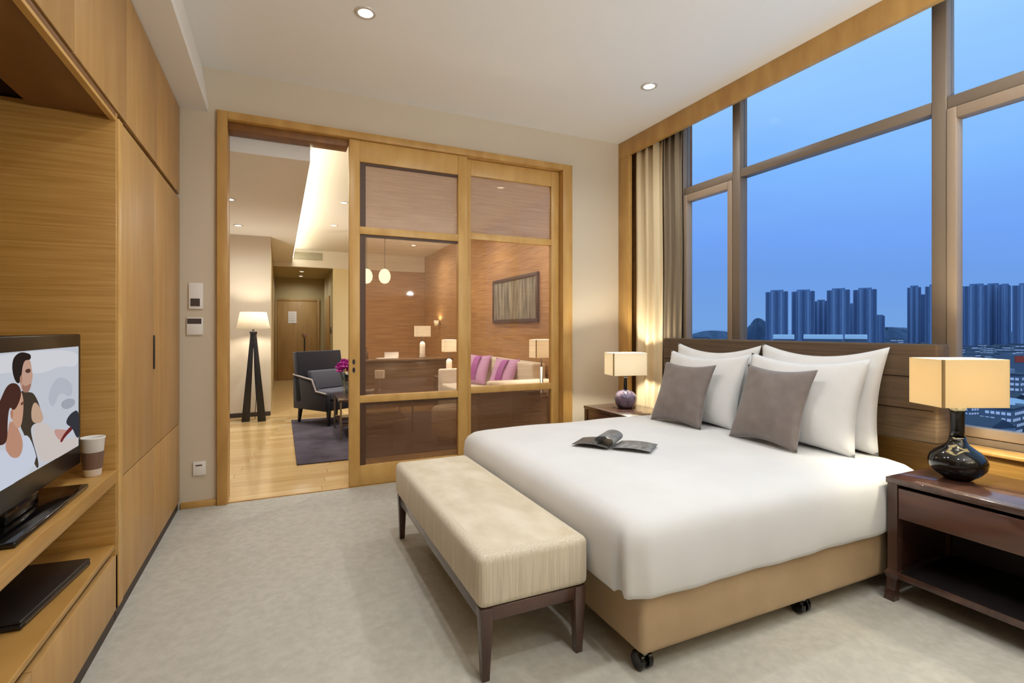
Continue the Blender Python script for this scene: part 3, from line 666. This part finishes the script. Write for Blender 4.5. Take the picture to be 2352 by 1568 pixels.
# cove light along the tray edge, hidden behind the low ceiling lip
t = thing('cove_light', (0.24, 7.6, 2.66), 'bright light strip along the edge of the tray ceiling', 'ceiling light')
box('led_strip', (0.2225, 0.236, 4.4, YV - 0.1, 2.66, 2.70), M['cove'], t)
# air grille on the header
t = thing('air_vent', (0.52, YV, 2.65), 'slatted air vent on the header over the hall', 'vent')
for b in ((0.254, 0.787, 2.650, 2.662), (0.254, 0.787, 2.785, 2.797), (0.254, 0.266, 2.662, 2.785), (0.775, 0.787, 2.662, 2.785)):
    box('frame', (b[0], b[1], YV - 0.016, YV, b[2], b[3]), M['grille'], t)
for k in range(7): box('slat', (0.266, 0.775, YV - 0.012, YV - 0.002, 2.668 + k * 0.0165, 2.678 + k * 0.0165), M['grille'], t)

for x, y, z, p, lb in ((-0.47, 5.894, LZ, 42, 'living room ceiling spot nearest the door opening over the lamp wall'), (-0.487, 7.333, LZ, 34, 'living room ceiling spot just before the tripod lamp'),
                 (0.736, 6.678, TZ, 84, 'tray ceiling spot above the dark armchair'), (0.757, 8.202, TZ, 84, 'tray ceiling spot towards the hall'),
                 (2.266, 5.217, TZ, 84, 'tray ceiling spot above the sofa seen through the upper glass'), (2.259, 6.696, TZ, 84, 'tray ceiling spot between the two glass doors'),
                 (2.323, 9.528, TZ, 84, 'tray ceiling spot near the pendant lamps'), (0.43, 11.85, 2.5, 32, 'hall ceiling spot nearer the living room'), (0.45, 12.9, 2.5, 32, 'hall ceiling spot nearer the entrance door')):
    downlight(x, y, z, lb, p, 0.040, 170, WARM, 'living room ceiling spots')

# pendants
for x, y, lb in ((1.30, 8.55, 'egg-shaped lit pendant lamp nearer the door stile'), (1.575, 8.45, 'egg-shaped lit pendant lamp farther from the door stile')):
    t = thing('pendant_lamp', (x, y, 2.0), lb, 'pendant', 'pair of egg pendants')
    build('globe', MB().lathe([(0.02, 0.0), (0.06, 0.02), (0.090, 0.07), (0.098, 0.12), (0.085, 0.18), (0.055, 0.225), (0.025, 0.24)], 24, (x, y, 2.0)), M['pendant'], t, smooth=True)
    build('cap', MB().lathe([(0.03, 0.241), (0.03, 0.26), (0.012, 0.27)], 16, (x, y, 2.0)), M['steel'], t)
    build('cord', MB().tube([(x, y, 2.27), (x, y, TZ - 0.012)], 0.004, 6), M['black_m'], t)
    build('ceiling_rose', MB().lathe([(0.04, -0.012), (0.045, 0.0)], 16, (x, y, TZ)), M['steel'], t)

# tripod floor lamp
t = thing('tripod_lamp', (-0.32, 7.66, 0), 'floor lamp with white tapered shade on three dark tripod legs', 'floor lamp')
lx, ly = -0.325, 7.62
for bx, by, wx in ((-0.420, 7.66, 0.05), (-0.222, 7.60, 0.05), (-0.425, 7.88, 0.03)):
    tx, ty = lx + (bx - lx) * 0.14, ly + (by - ly) * 0.14
    build('leg', MB().taper((bx, by, 0), (wx, 0.02), (tx, ty, 1.19), (0.022, 0.016)), M['black_m'], t, 0.003)
build('hub', MB().lathe([(0.045, 1.18), (0.045, 1.215), (0.015, 1.22), (0.012, 1.30)], 20, (lx, ly, 0)), M['black_m'], t)
sd = MB().lathe([(0.205, 1.245), (0.160, 1.475)], 36, (lx, ly, 0)); sd.f = [f for f in sd.f if len(f) == 4]
build('shade', sd, M['shade_w'], t, smooth=True, solid=0.003)
build('cord', MB().tube([(lx, ly + 0.02, 1.2), (lx + 0.01, ly + 0.05, 0.7), (lx + 0.03, ly + 0.10, 0.3), (lx + 0.01, ly + 0.2, 0.008)], 0.004, 6), M['black_m'], t)
light('POINT', 'lamp_bulb', (lx, ly, 1.36), 18, (1, 0.94, 0.82), t, 0.04)

# rug
r_ = box('rug', (0.14, 2.05, 5.0, 7.47, 0.0, 0.012), M['rug'], bevel=0.004); tag(r_, 'dark violet-grey rug under the coffee table', 'rug')

# armchair, facing right and a little towards the bedroom
ac = thing('armchair', (0.66, 7.18, 0), 'charcoal armchair with slate seat standing on the rug edge beyond the open door', 'armchair', rz=R(-56))
def acp(name, b, mat, bev=0.02, **k): return box(name, b, M[mat], ac, bev, seg=3, local=True, **k)
z0 = 0.013
build('backrest', MB().prism([(-0.30, 0.26), (-0.38, 0.94), (-0.29, 0.95), (-0.18, 0.30)], 'y', -0.36, 0.36), M['navy'], ac, 0.015, local=True)
for s in (-1, 1):
    y0_, y1_ = (s * 0.30, s * 0.36) if s > 0 else (-0.36, -0.30)
    am = build('arm', MB().prism([(-0.36, 0.20), (-0.375, 0.64), (0.02, 0.585), (0.10, 0.44), (0.30, 0.42), (0.30, 0.20)], 'y', y0_, y1_), M['navy'], ac, 0.012, local=True)
    ym = (y0_ + y1_) / 2
    build('piping', MB().tube([(-0.36, ym - 0.03, 0.645), (0.022, ym - 0.03, 0.592), (0.102, ym - 0.03, 0.447), (0.30, ym - 0.03, 0.427)], 0.012, 6), M['piping'], am, local=True)
acp('seat_frame', (-0.27, 0.29, -0.30, 0.30, 0.20, 0.33), 'navy')
acp('seat_cushion', (-0.17, 0.30, -0.295, 0.295, 0.331, 0.45), 'greyfab', 0.03)
build('back_cushion', MB().prism([(-0.165, 0.452), (-0.215, 0.69), (-0.12, 0.70), (-0.05, 0.452)], 'y', -0.27, 0.27), M['greyfab'], ac, 0.025, local=True)
for x in (-0.30, 0.26):
    for y in (-0.29, 0.29): build('leg', MB().taper((x * 1.05, y * 1.05, z0), 0.014, (x, y, 0.21), 0.022), M['black_m'], ac, 0.002, local=True)

# coffee table with vase, candle stand and bowl
ct = thing('coffee_table', (1.02, 6.25, 0), 'dark coffee table with thin metal legs on the rug', 'table')
box('top', (0.60, 1.45, 5.90, 6.65, 0.425, 0.455), M['walnut'], ct, 0.004)
box('lower_shelf', (0.63, 1.42, 5.93, 6.62, 0.15, 0.17), M['walnut'], ct, 0.003)
for x in (0.62, 1.43):
    for y in (5.92, 6.63): box('leg', (x - 0.01, x + 0.01, y - 0.01, y + 0.01, 0.013, 0.424), M['steel'], ct)
t = thing('flower_vase', (0.74, 6.35, 0.456), 'clear glass vase of magenta flowers on the coffee table', 'vase')
vx, vy = 0.74, 6.35
build('vase', MB().lathe([(0.045, 0.456), (0.05, 0.46), (0.055, 0.56), (0.05, 0.64), (0.046, 0.64), (0.05, 0.56), (0.045, 0.47)], 20, (vx, vy, 0)), M['clear'], t, smooth=True)
for k in range(15):
    a = k * 2.4; rr = 0.03 + 0.085 * math.sqrt(k / 15); px_, py_ = vx + rr * math.cos(a), vy + rr * math.sin(a); pz = 0.86 - 0.9 * rr + 0.03 * math.sin(k)
    fm = MB()
    for q in range(7):
        b = q * 2 * math.pi / 7 + k
        for s_, zz in ((0.050, 0.022), (0.032, 0.044)):
            c0 = Vector((px_, py_, pz - 0.02)); c1 = c0 + Vector((s_ * math.cos(b), s_ * math.sin(b), zz)); sd_ = Vector((-math.sin(b), math.cos(b), 0)) * 0.022
            c2 = c0 + Vector((s_ * 0.7 * math.cos(b), s_ * 0.7 * math.sin(b), zz * 1.5))
            fm.add([c0, c1 - sd_, c2 + Vector((0, 0, 0.008)), c1 + sd_], [(0, 1, 2, 3)])
    fl_ = build('flower', fm, M['petal'], t)
    build('stem', MB().tube([(vx + 0.02 * math.cos(a), vy + 0.02 * math.sin(a), 0.50), (px_, py_, pz - 0.02)], 0.003, 5), M['stem'], fl_)
t = thing('candle_stand', (1.16, 6.55, 0.456), 'cream candle cup on a slim glass stem on the coffee table', 'candle holder')
build('stem', MB().lathe([(0.04, 0.456), (0.038, 0.464), (0.010, 0.48), (0.008, 0.60), (0.012, 0.615)], 20, (1.16, 6.55, 0)), M['clear'], t, smooth=True)
build('cup', MB().lathe([(0.05, 0.616), (0.06, 0.62), (0.062, 0.72), (0.056, 0.72), (0.052, 0.63)], 24, (1.16, 6.55, 0)), M['cream_sofa'], t)
t = thing('glass_bowl', (1.00, 6.45, 0.456), 'small pale glass bowl on the coffee table', 'bowl')
build('bowl', MB().lathe([(0.03, 0.456), (0.06, 0.475), (0.075, 0.50), (0.071, 0.50), (0.056, 0.48), (0.03, 0.464)], 24, (1.0, 6.45, 0)), M['paper'], t, smooth=True)
build('rim', MB().lathe([(0.0705, 0.5), (0.0755, 0.5), (0.0755, 0.504), (0.0705, 0.504)], 24, (1.0, 6.45, 0)), M['chrome'], t)

# slim torchiere in front of the hall
t = thing('torchiere', (0.42, 10.2, 0), 'slim dark torchiere with cup top behind the armchair', 'floor lamp')
build('base', MB().lathe([(0.13, 0.0), (0.13, 0.02), (0.02, 0.035)], 24, (0.42, 10.2, 0)), M['black_m'], t)
build('pole', MB().lathe([(0.014, 0.034), (0.014, 1.06), (0.02, 1.07)], 12, (0.42, 10.2, 0)), M['black_m'], t)
build('cup', MB().lathe([(0.015, 1.071), (0.035, 1.10), (0.05, 1.16), (0.045, 1.16), (0.03, 1.11)], 20, (0.42, 10.2, 0)), M['sleeve'], t, smooth=True)

# writing desk with lamp, papers
dk = thing('writing_desk', (1.88, 8.35, 0), 'espresso wood writing desk with closed front panel beyond the sliding door', 'desk')
box('top', (1.12, 2.62, 8.00, 8.68, 0.735, 0.765), M['espresso'], dk, 0.003)
box('front_panel', (1.16, 2.58, 8.06, 8.08, 0.01, 0.734), M['espresso'], dk, 0.002)
box('side_panel', (1.16, 1.19, 8.081, 8.66, 0.0, 0.734), M['espresso'], dk, 0.002)
box('side_panel', (2.55, 2.58, 8.081, 8.66, 0.0, 0.734), M['espresso'], dk, 0.002)
t = thing('paper_stack', (1.58, 8.3, 0.766), 'loose white papers lying on the writing desk', 'papers', rz=R(8))
for k in range(3): box('sheet', (-0.15 + 0.01 * k, 0.15 + 0.012 * k, -0.11, 0.11 - 0.01 * k, 0.0 + 0.004 * k, 0.003 + 0.004 * k), M['paper'], t, local=True)
box('folded_card', (-0.02, 0.22, 0.05, 0.054, 0.012, 0.10), M['paper'], t, local=True)
t = thing('desk_bottle', (1.26, 8.35, 0.766), 'dark bottle at the end of the writing desk', 'bottle')
build('body', MB().lathe([(0.035, 0.0), (0.036, 0.10), (0.014, 0.13), (0.013, 0.16)], 16, (1.26, 8.35, 0.766)), M['sleeve'], t, smooth=True)
build('cap', MB().lathe([(0.015, 0.161), (0.015, 0.18)], 12, (1.26, 8.35, 0.766)), M['black_m'], t)

def simple_lamp(x, y, zb, z0, z1, w, d, label, base, power, mat='shade_w', seam=False):
    t = thing('table_lamp', (x, y, zb), label, 'lamp')
    build('base', MB().lathe(base, 24, (x, y, zb)), M['cream_sofa'] if not seam else M['steel'], t, smooth=True)
    build('rod', MB().lathe([(0.008, base[-1][1]), (0.008, z0 - zb + 0.03)], 10, (x, y, zb)), M['steel'], t)
    m = MB(); a, b, e = w / 2, d / 2, 0.003
    for (p, q, r, s) in ((-a, a, -b, -b + e), (-a, a, b - e, b), (-a, -a + e, -b + e, b - e), (a - e, a, -b + e, b - e)): m.box(x + p, x + q, y + r, y + s, z0, z1)
    sh = build('shade', m, M[mat], t)
    if seam: box('corner_seam', (x - a - 0.004, x - a + 0.004, y - b - 0.004, y - b + 0.004, z0, z1), M['shade_seam'], sh)
    light('POINT', 'lamp_bulb', (x, y, (z0 + z1) / 2), power, (1, 0.95, 0.84), t, 0.03)
    return t
col = [(0.05, 0.0), (0.055, 0.02), (0.045, 0.05), (0.045, 0.24), (0.02, 0.27)]
simple_lamp(2.16, 8.25, 0.766, 1.12, 1.30, 0.24, 0.16, 'lit white table lamp standing on the writing desk', col, 26)
simple_lamp(2.36, 7.42, 0.52, 0.90, 1.085, 0.19, 0.16, 'lit white table lamp on the side table at the far end of the sofa', col, 26)
simple_lamp(2.63, 4.92, 0.53, 0.932, 1.132, 0.22, 0.17, 'lit white table lamp on the side table at the near end of the sofa', [(0.06, 0), (0.06, 0.012), (0.02, 0.02), (0.018, 0.3)], 26, seam=True)
def side_table(x, y, h, label):
    t = thing('side_table', (x, y, 0), label, 'side table', 'side tables at the sofa ends')
    box('top', (x - 0.22, x + 0.22, y - 0.20, y + 0.20, h - 0.03, h), M['espresso'], t, 0.004)
    for a in (-0.19, 0.19):
        for b in (-0.17, 0.17): box('leg', (x + a - 0.015, x + a + 0.015, y + b - 0.015, y + b + 0.015, 0, h - 0.0305), M['espresso'], t)
side_table(2.40, 7.50, 0.519, 'espresso side table between the sofa and the writing desk')
side_table(2.66, 4.95, 0.529, 'espresso side table at the near end of the sofa')
t = thing('telephone', (2.80, 4.85, 0.53), 'small white telephone beside the lamp on the side table', 'telephone')
box('body', (2.74, 2.86, 4.79, 4.93, 0.53, 0.57), M['plastic'], t, 0.01); box('handset', (2.75, 2.79, 4.78, 4.94, 0.571, 0.60), M['plastic_d'], t, 0.008)

# sofa along the veneer wall
so = thing('sofa', (2.50, 6.2, 0), 'cream sofa against the brown veneer wall seen through the fixed door', 'sofa')
box('base', (2.12, 2.90, 5.32, 7.08, 0.10, 0.32), M['cream_sofa'], so, 0.02, seg=3)
box('backrest', (2.72, 2.91, 5.32, 7.08, 0.321, 0.84), M['cream_sofa'], so, 0.03, seg=3)
for a, b in ((5.18, 5.318), (7.082, 7.22)): box('arm', (2.12, 2.91, a, b, 0.10, 0.66), M['cream_sofa'], so, 0.03, seg=3)
for a, b in ((5.33, 6.195), (6.205, 7.07)): box('seat_cushion', (2.13, 2.715, a, b, 0.322, 0.46), M['cream_sofa'], so, 0.03, seg=3)
for x in (2.17, 2.86):
    for y in (5.24, 7.16): box('leg', (x - 0.02, x + 0.02, y - 0.02, y + 0.02, 0, 0.099), M['espresso'], so)
def cushion2(loc, lean, turn, label):
    t = thing('throw_cushion', loc, label, 'cushion')
    o = build('cover', pillow_mesh(0.44, 0.44, 0.06, 0.08, 18), M['lilac'], t, smooth=True, local=True, weld=True)
    b = build('band', MB().grid(lambda u, v: (-0.055 + 0.11 * u, (-1) * (0.003 + 0.075 * max(0, 1 - (2 * v - 1) ** 2) ** 0.42), 0.02 + 0.40 * v), 3, 12), M['purple'], t, smooth=True, local=True)
    t.rotation_euler = (R(-lean), 0, R(-90 + turn))
cushion2((2.50, 6.72, 0.465), 20, 25, 'lilac cushion with purple band at the far end of the sofa')
cushion2((2.52, 5.88, 0.465), 24, 20, 'lilac cushion with purple band in the middle of the sofa')
# low cabinet just behind the fixed door and an ottoman
t = thing('low_cabinet', (2.10, 4.70, 0), 'low espresso cabinet right behind the fixed glass door', 'cabinet')
box('body', (1.78, 2.40, 4.52, 4.86, 0.05, 0.62), M['espresso'], t, 0.003)
box('plinth', (1.80, 2.38, 4.54, 4.84, 0, 0.0495), M['inside'], t)
for a, b in ((1.783, 2.088), (2.092, 2.397)): box('door', (a, b, 4.508, 4.5195, 0.06, 0.61), M['espresso'], t, 0.002)
t = thing('ottoman', (1.72, 5.30, 0), 'round cream ottoman beside the low cabinet', 'ottoman')
build('cushion', MB().lathe([(0.20, 0.10), (0.225, 0.13), (0.225, 0.36), (0.20, 0.40), (0.10, 0.41)], 32, (1.72, 5.30, 0)), M['cream_sofa'], t, smooth=True)
build('foot_ring', MB().lathe([(0.17, 0.013), (0.17, 0.099)], 24, (1.72, 5.30, 0)), M['espresso'], t)
# framed picture and wall sconce on the veneer wall
t = thing('framed_picture', (2.92, 6.26, 1.34), 'dark framed grey-green picture on the veneer wall above the sofa', 'picture')
y0_, y1_, za, zb = 5.53, 6.98, 1.335, 1.965
box('canvas', (2.905, 2.918, y0_ + 0.05, y1_ - 0.05, za + 0.05, zb - 0.05), M['art'], t)
for b in ((y0_, y1_, za, za + 0.05), (y0_, y1_, zb - 0.05, zb), (y0_, y0_ + 0.05, za + 0.05, zb - 0.05), (y1_ - 0.05, y1_, za + 0.05, zb - 0.05)):
    box('frame', (2.895, 2.929, *b), M['art_frame'], t, 0.003)
t = thing('wall_sconce', (2.90, 9.80, 1.32), 'small lit sconce on the veneer wall behind the desk', 'wall light')
box('bracket', (2.90, 2.929, 9.77, 9.83, 1.33, 1.40), M['steel'], t)
cup = MB().lathe([(0.03, 1.30), (0.05, 1.42)], 20, (2.85, 9.80, 0)); cup.f = [f for f in cup.f if len(f) == 4]
build('cup', cup, M['shade_w'], t, smooth=True, solid=0.003)
light('POINT', 'sconce_bulb', (2.85, 9.80, 1.40), 5, LAMP, t, 0.02)

# ------------------------------------------------------------------ the city outside, far below
GZ = -45.0
TH = math.atan2(533, 1155)
def out(px, D):
    """ground position seen in direction of image column px at forward depth D (metres)"""
    r = (px - 1176) / 1155.0
    return (D * (math.sin(TH) + r * math.cos(TH)), D * (math.cos(TH) - r * math.sin(TH)))
CM = {}
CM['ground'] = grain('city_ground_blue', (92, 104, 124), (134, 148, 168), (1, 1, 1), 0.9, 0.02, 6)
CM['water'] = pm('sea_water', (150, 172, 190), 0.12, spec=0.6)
CM['t1'] = grain('tower_hazed_blue', (124, 142, 178), (142, 158, 190), (0.15, 0.15, 0.01), 0.8, 3, 2)  # distance haze is put into these bluish tower colours
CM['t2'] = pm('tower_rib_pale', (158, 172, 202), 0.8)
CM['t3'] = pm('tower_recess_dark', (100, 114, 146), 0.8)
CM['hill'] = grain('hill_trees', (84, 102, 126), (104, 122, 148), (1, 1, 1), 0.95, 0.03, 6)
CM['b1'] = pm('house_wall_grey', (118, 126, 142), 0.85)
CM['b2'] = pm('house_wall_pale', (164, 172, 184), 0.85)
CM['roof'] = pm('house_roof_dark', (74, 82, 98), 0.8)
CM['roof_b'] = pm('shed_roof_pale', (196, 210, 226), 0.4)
CM['band'] = pm('lit_window_band', (170, 190, 220), 0.5, emit=(196, 216, 246), es=0.35)
CM['red'] = pm('red_shop_sign', (150, 60, 50), 0.7, emit=(200, 80, 50), es=0.15)
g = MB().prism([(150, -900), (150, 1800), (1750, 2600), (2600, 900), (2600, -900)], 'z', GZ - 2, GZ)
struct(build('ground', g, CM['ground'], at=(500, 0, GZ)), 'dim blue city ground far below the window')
g = MB().prism([(1500, 500), (1300, 2500), (9000, 30000), (50000, 24000), (50000, -20000), (2590, -800), (2590, 900)], 'z', GZ - 3, GZ - 1.0)
struct(build('sea', g, CM['water'], at=(3000, 3000, GZ)), 'pale sea behind the towers')

def tower(px0, px1, ytop, D, label, step=0, ribs=5):
    """slab tower: width and height chosen in metres for its distance"""
    w = (px1 - px0) * D / 1155.0; h = (755 - ytop) * D / 1155.0 + 1.25 - GZ
    x, y = out((px0 + px1) / 2, D)
    t = thing('tower_block', (x, y, GZ), label, 'tower', 'tower blocks on the skyline', rz=-math.atan2(x, y) + R(random.uniform(-5, 5)))
    d = w * 0.55
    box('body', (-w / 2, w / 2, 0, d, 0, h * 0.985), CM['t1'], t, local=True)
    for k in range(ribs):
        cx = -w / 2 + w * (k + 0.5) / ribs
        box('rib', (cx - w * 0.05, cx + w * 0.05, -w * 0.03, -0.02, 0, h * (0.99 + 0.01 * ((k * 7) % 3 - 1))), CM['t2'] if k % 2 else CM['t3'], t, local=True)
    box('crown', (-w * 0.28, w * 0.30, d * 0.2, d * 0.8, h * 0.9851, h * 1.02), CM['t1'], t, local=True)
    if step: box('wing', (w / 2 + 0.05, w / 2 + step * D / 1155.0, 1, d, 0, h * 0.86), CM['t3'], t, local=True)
for a in ((1761, 1807, 668, 1400, 'first tower block of the skyline beside the window mullion'), (1823, 1868, 667, 1400, 'second tower block of the skyline, flat topped'),
          (1872, 1898, 690, 1480, 'shorter tower block behind the second and third towers'), (1903, 1948, 664, 1380, 'third tall tower block of the skyline'),
          (1951, 1964, 698, 1480, 'narrow low tower block behind the fourth tower'), (1965, 2009, 663, 1380, 'fourth tall tower block of the skyline'),
          (2011, 2030, 724, 1450, 'low block stepping down after the fourth tower'), (2087, 2112, 658, 1500, 'slim tower block with stepped side standing alone near the mullion'),
          (2130, 2165, 655, 1350, 'tower block half hidden by the wide mullion'), (2190, 2217, 660, 1370, 'tower block just past the wide mullion'),
          (2221, 2262, 654, 1290, 'broad tower block in the row past the mullion'), (2264, 2296, 653, 1330, 'tower block in the middle of the row past the mullion'),
          (2297, 2318, 654, 1300, 'last tower block of the row before the bright gap'), (2336, 2388, 652, 1170, 'tower block after the bright gap at the picture edge')):
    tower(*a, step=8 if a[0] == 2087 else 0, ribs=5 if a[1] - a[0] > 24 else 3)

def hill(px, D, w, h, label):
    x, y = out(px, D); mb = MB()
    def fn(u, v):
        a = 2 * math.pi * u; r = 1 - v
        n = 0.75 + 0.25 * math.sin(a * 5 + 1) * math.sin(a * 3)
        return (w * r * n * math.cos(a), w * 0.4 * r * n * math.sin(a), h * (1 - r * r) * (1 + 0.12 * math.sin(a * 7 + v * 9)))
    mb.grid(fn, 40, 10, True)
    o = build('hill', mb, CM['hill'], local=True, smooth=True); o.location = (x, y, GZ); o.rotation_euler = (0, 0, -TH)
    tag(o, label, 'hill')
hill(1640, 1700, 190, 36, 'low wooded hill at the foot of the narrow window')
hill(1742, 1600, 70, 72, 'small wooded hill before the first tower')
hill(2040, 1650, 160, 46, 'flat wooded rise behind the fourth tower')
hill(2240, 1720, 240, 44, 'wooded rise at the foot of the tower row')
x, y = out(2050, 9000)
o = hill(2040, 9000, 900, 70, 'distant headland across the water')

# low buildings: one of each kind, then copies
def house_a():
    t = thing('low_building', (0, 0, 0), 'grey flat-roofed low building with lit window bands in the city below', 'building', 'flat-roofed city buildings')
    box('body', (-9, 9, -7, 7, 0, 18), CM['b1'], t, local=True)
    box('roof', (-9.3, 9.3, -7.3, 7.3, 18.01, 18.9), CM['roof'], t, local=True)
    for k in range(4):
        box('window_band', (-9.15, -9.01, -6, 6, 2.2 + k * 4.2, 3.4 + k * 4.2), CM['band'], t, local=True)
        box('window_band', (-8, 8, -7.15, -7.01, 2.2 + k * 4.2, 3.4 + k * 4.2), CM['band'], t, local=True)
    return t
def house_b():
    t = thing('gabled_building', (0, 0, 0), 'pale gabled low building in the city below', 'building', 'gabled city buildings')
    box('body', (-8, 8, -12, 12, 0, 10), CM['b2'], t, local=True)
    build('roof', MB().prism([(-8.6, 10.01), (0, 14), (8.6, 10.01)], 'y', -12.5, 12.5), CM['roof'], t, local=True)
    for k in range(2): box('window_band', (-8.15, -8.01, -11, 11, 2 + k * 4, 3.2 + k * 4), CM['band'], t, local=True)
    return t
def house_c():
    t = thing('long_shed', (0, 0, 0), 'long shed with pale roof in the city below', 'building', 'long pale sheds')
    box('body', (-14, 14, -26, 26, 0, 8), CM['roof'], t, local=True)
    build('roof', MB().prism([(-14.5, 8.01)] + [(-14.5 + 29 * k / 8, 8.01 + 4 * math.sin(math.pi * k / 8)) for k in range(1, 8)] + [(14.5, 8.01)], 'y', -26.5, 26.5), CM['roof_b'], t, local=True)
    return t
def house_d():
    t = thing('near_building', (0, 0, 0), 'grey low building with rows of lit windows, among the nearest ones below the window', 'building', 'nearest city buildings')
    box('body', (-9, 9, -7, 7, 0, 18), CM['b1'], t, local=True)
    rf = box('roof', (-9.3, 9.3, -7.3, 7.3, 18.01, 18.9), CM['roof'], t, local=True)
    box('roof_box', (-4, 1, -2, 3, 18.91, 21.5), CM['b2'], rf, local=True)
    me = {}
    for k in range(5):
        for q in range(6):
            for side in (0, 1):
                if (k * 5 + q * 3 + side) % 7 == 0: continue
                if side not in me:
                    m = MB().box(-0.14, -0.01, -0.8, 0.8, 0, 1.5) if side == 0 else MB().box(-1.0, 1.0, -0.14, -0.01, 0, 1.5)
                    d = bpy.data.meshes.new('window'); d.from_pydata(m.v, [], m.f); d.materials.append(CM['band']); me[side] = d
                o = bpy.data.objects.new('window', me[side]); C.objects.link(o); o.parent = t
                o.location = (-9, -5.6 + q * 2.24, 1.8 + k * 3.3) if side == 0 else (-7.3 + q * 2.9, -7, 1.8 + k * 3.3)
    return t
protos = [house_a(), house_b(), house_c(), house_d()]; used = [False] * 4
placed = []
def put(kind, px, D, rz, sc=1.0):
    x, y = out(px, D); rad = (13, 15, 30, 13)[kind] * sc
    if any((x - a) ** 2 + (y - b) ** 2 < (rad + c) ** 2 * 0.9 for a, b, c in placed): return False
    placed.append((x, y, rad))
    o = protos[kind] if not used[kind] else copy_tree(protos[kind]); used[kind] = True
    o.location = (x, y, GZ); o.rotation_euler = (0, 0, rz); o.scale = (sc, sc, sc)
    return True
put(2, 2352, 250, R(-55), 0.8)
for px0, px1, lb in ((1776, 1824, 'pale curved roof hall nearest the window mullion, in front of the towers'), (1846, 1934, 'longest pale curved roof hall in front of the towers'), (1942, 1990, 'pale curved roof hall in front of the fourth tower')):
    D = 1000; x, y = out((px0 + px1) / 2, D); w = (px1 - px0) * D / 1155.0 * 0.85; placed.append((x, y, w * 0.6))
    t = thing('exhibition_hall', (x, y, GZ), lb, 'hall', 'pale halls below the towers', rz=-math.atan2(x, y))
    box('body', (-w / 2, w / 2, 0, 30, 0, 26), CM['b1'], t, local=True)
    build('roof', MB().prism([(-1.5, 26.01)] + [(-1.5 + 33 * k / 8, 26.01 + 9 * math.sin(math.pi * k / 8)) for k in range(1, 8)] + [(31.5, 26.01)], 'x', -w / 2 - 1, w / 2 + 1), CM['roof_b'], t, local=True)
x, y = out(2352, 440)
placed.append((x, y, 20))
t = thing('shop_building', (x, y, GZ), 'building with a dim red sign front behind the black lamp', 'building', rz=-TH)
box('body', (-9, 9, 0, 12, 0, 24), CM['b1'], t, local=True); box('sign', (-8, 8, -0.4, -0.02, 17, 22.5), CM['red'], t, local=True)
n = 0
for _ in range(2500):
    if n >= 190: break
    D = 185 + 900 * random.random() ** 1.5; px = random.uniform(2150, 2560)
    n += put(random.choice((0, 0, 0, 1, 1)) if D > 430 else random.choice((3, 3, 3, 1)), px, D, -TH + R(random.choice((12, 12, 102, 30))), random.uniform(0.55, 1.0))
n = 0
for _ in range(900):
    if n >= 36: break
    D = random.uniform(760, 1300); px = random.uniform(1570, 2180)
    n += put(random.choice((0, 1)), px, D, -TH + R(random.choice((10, 100))), random.uniform(0.8, 1.4))
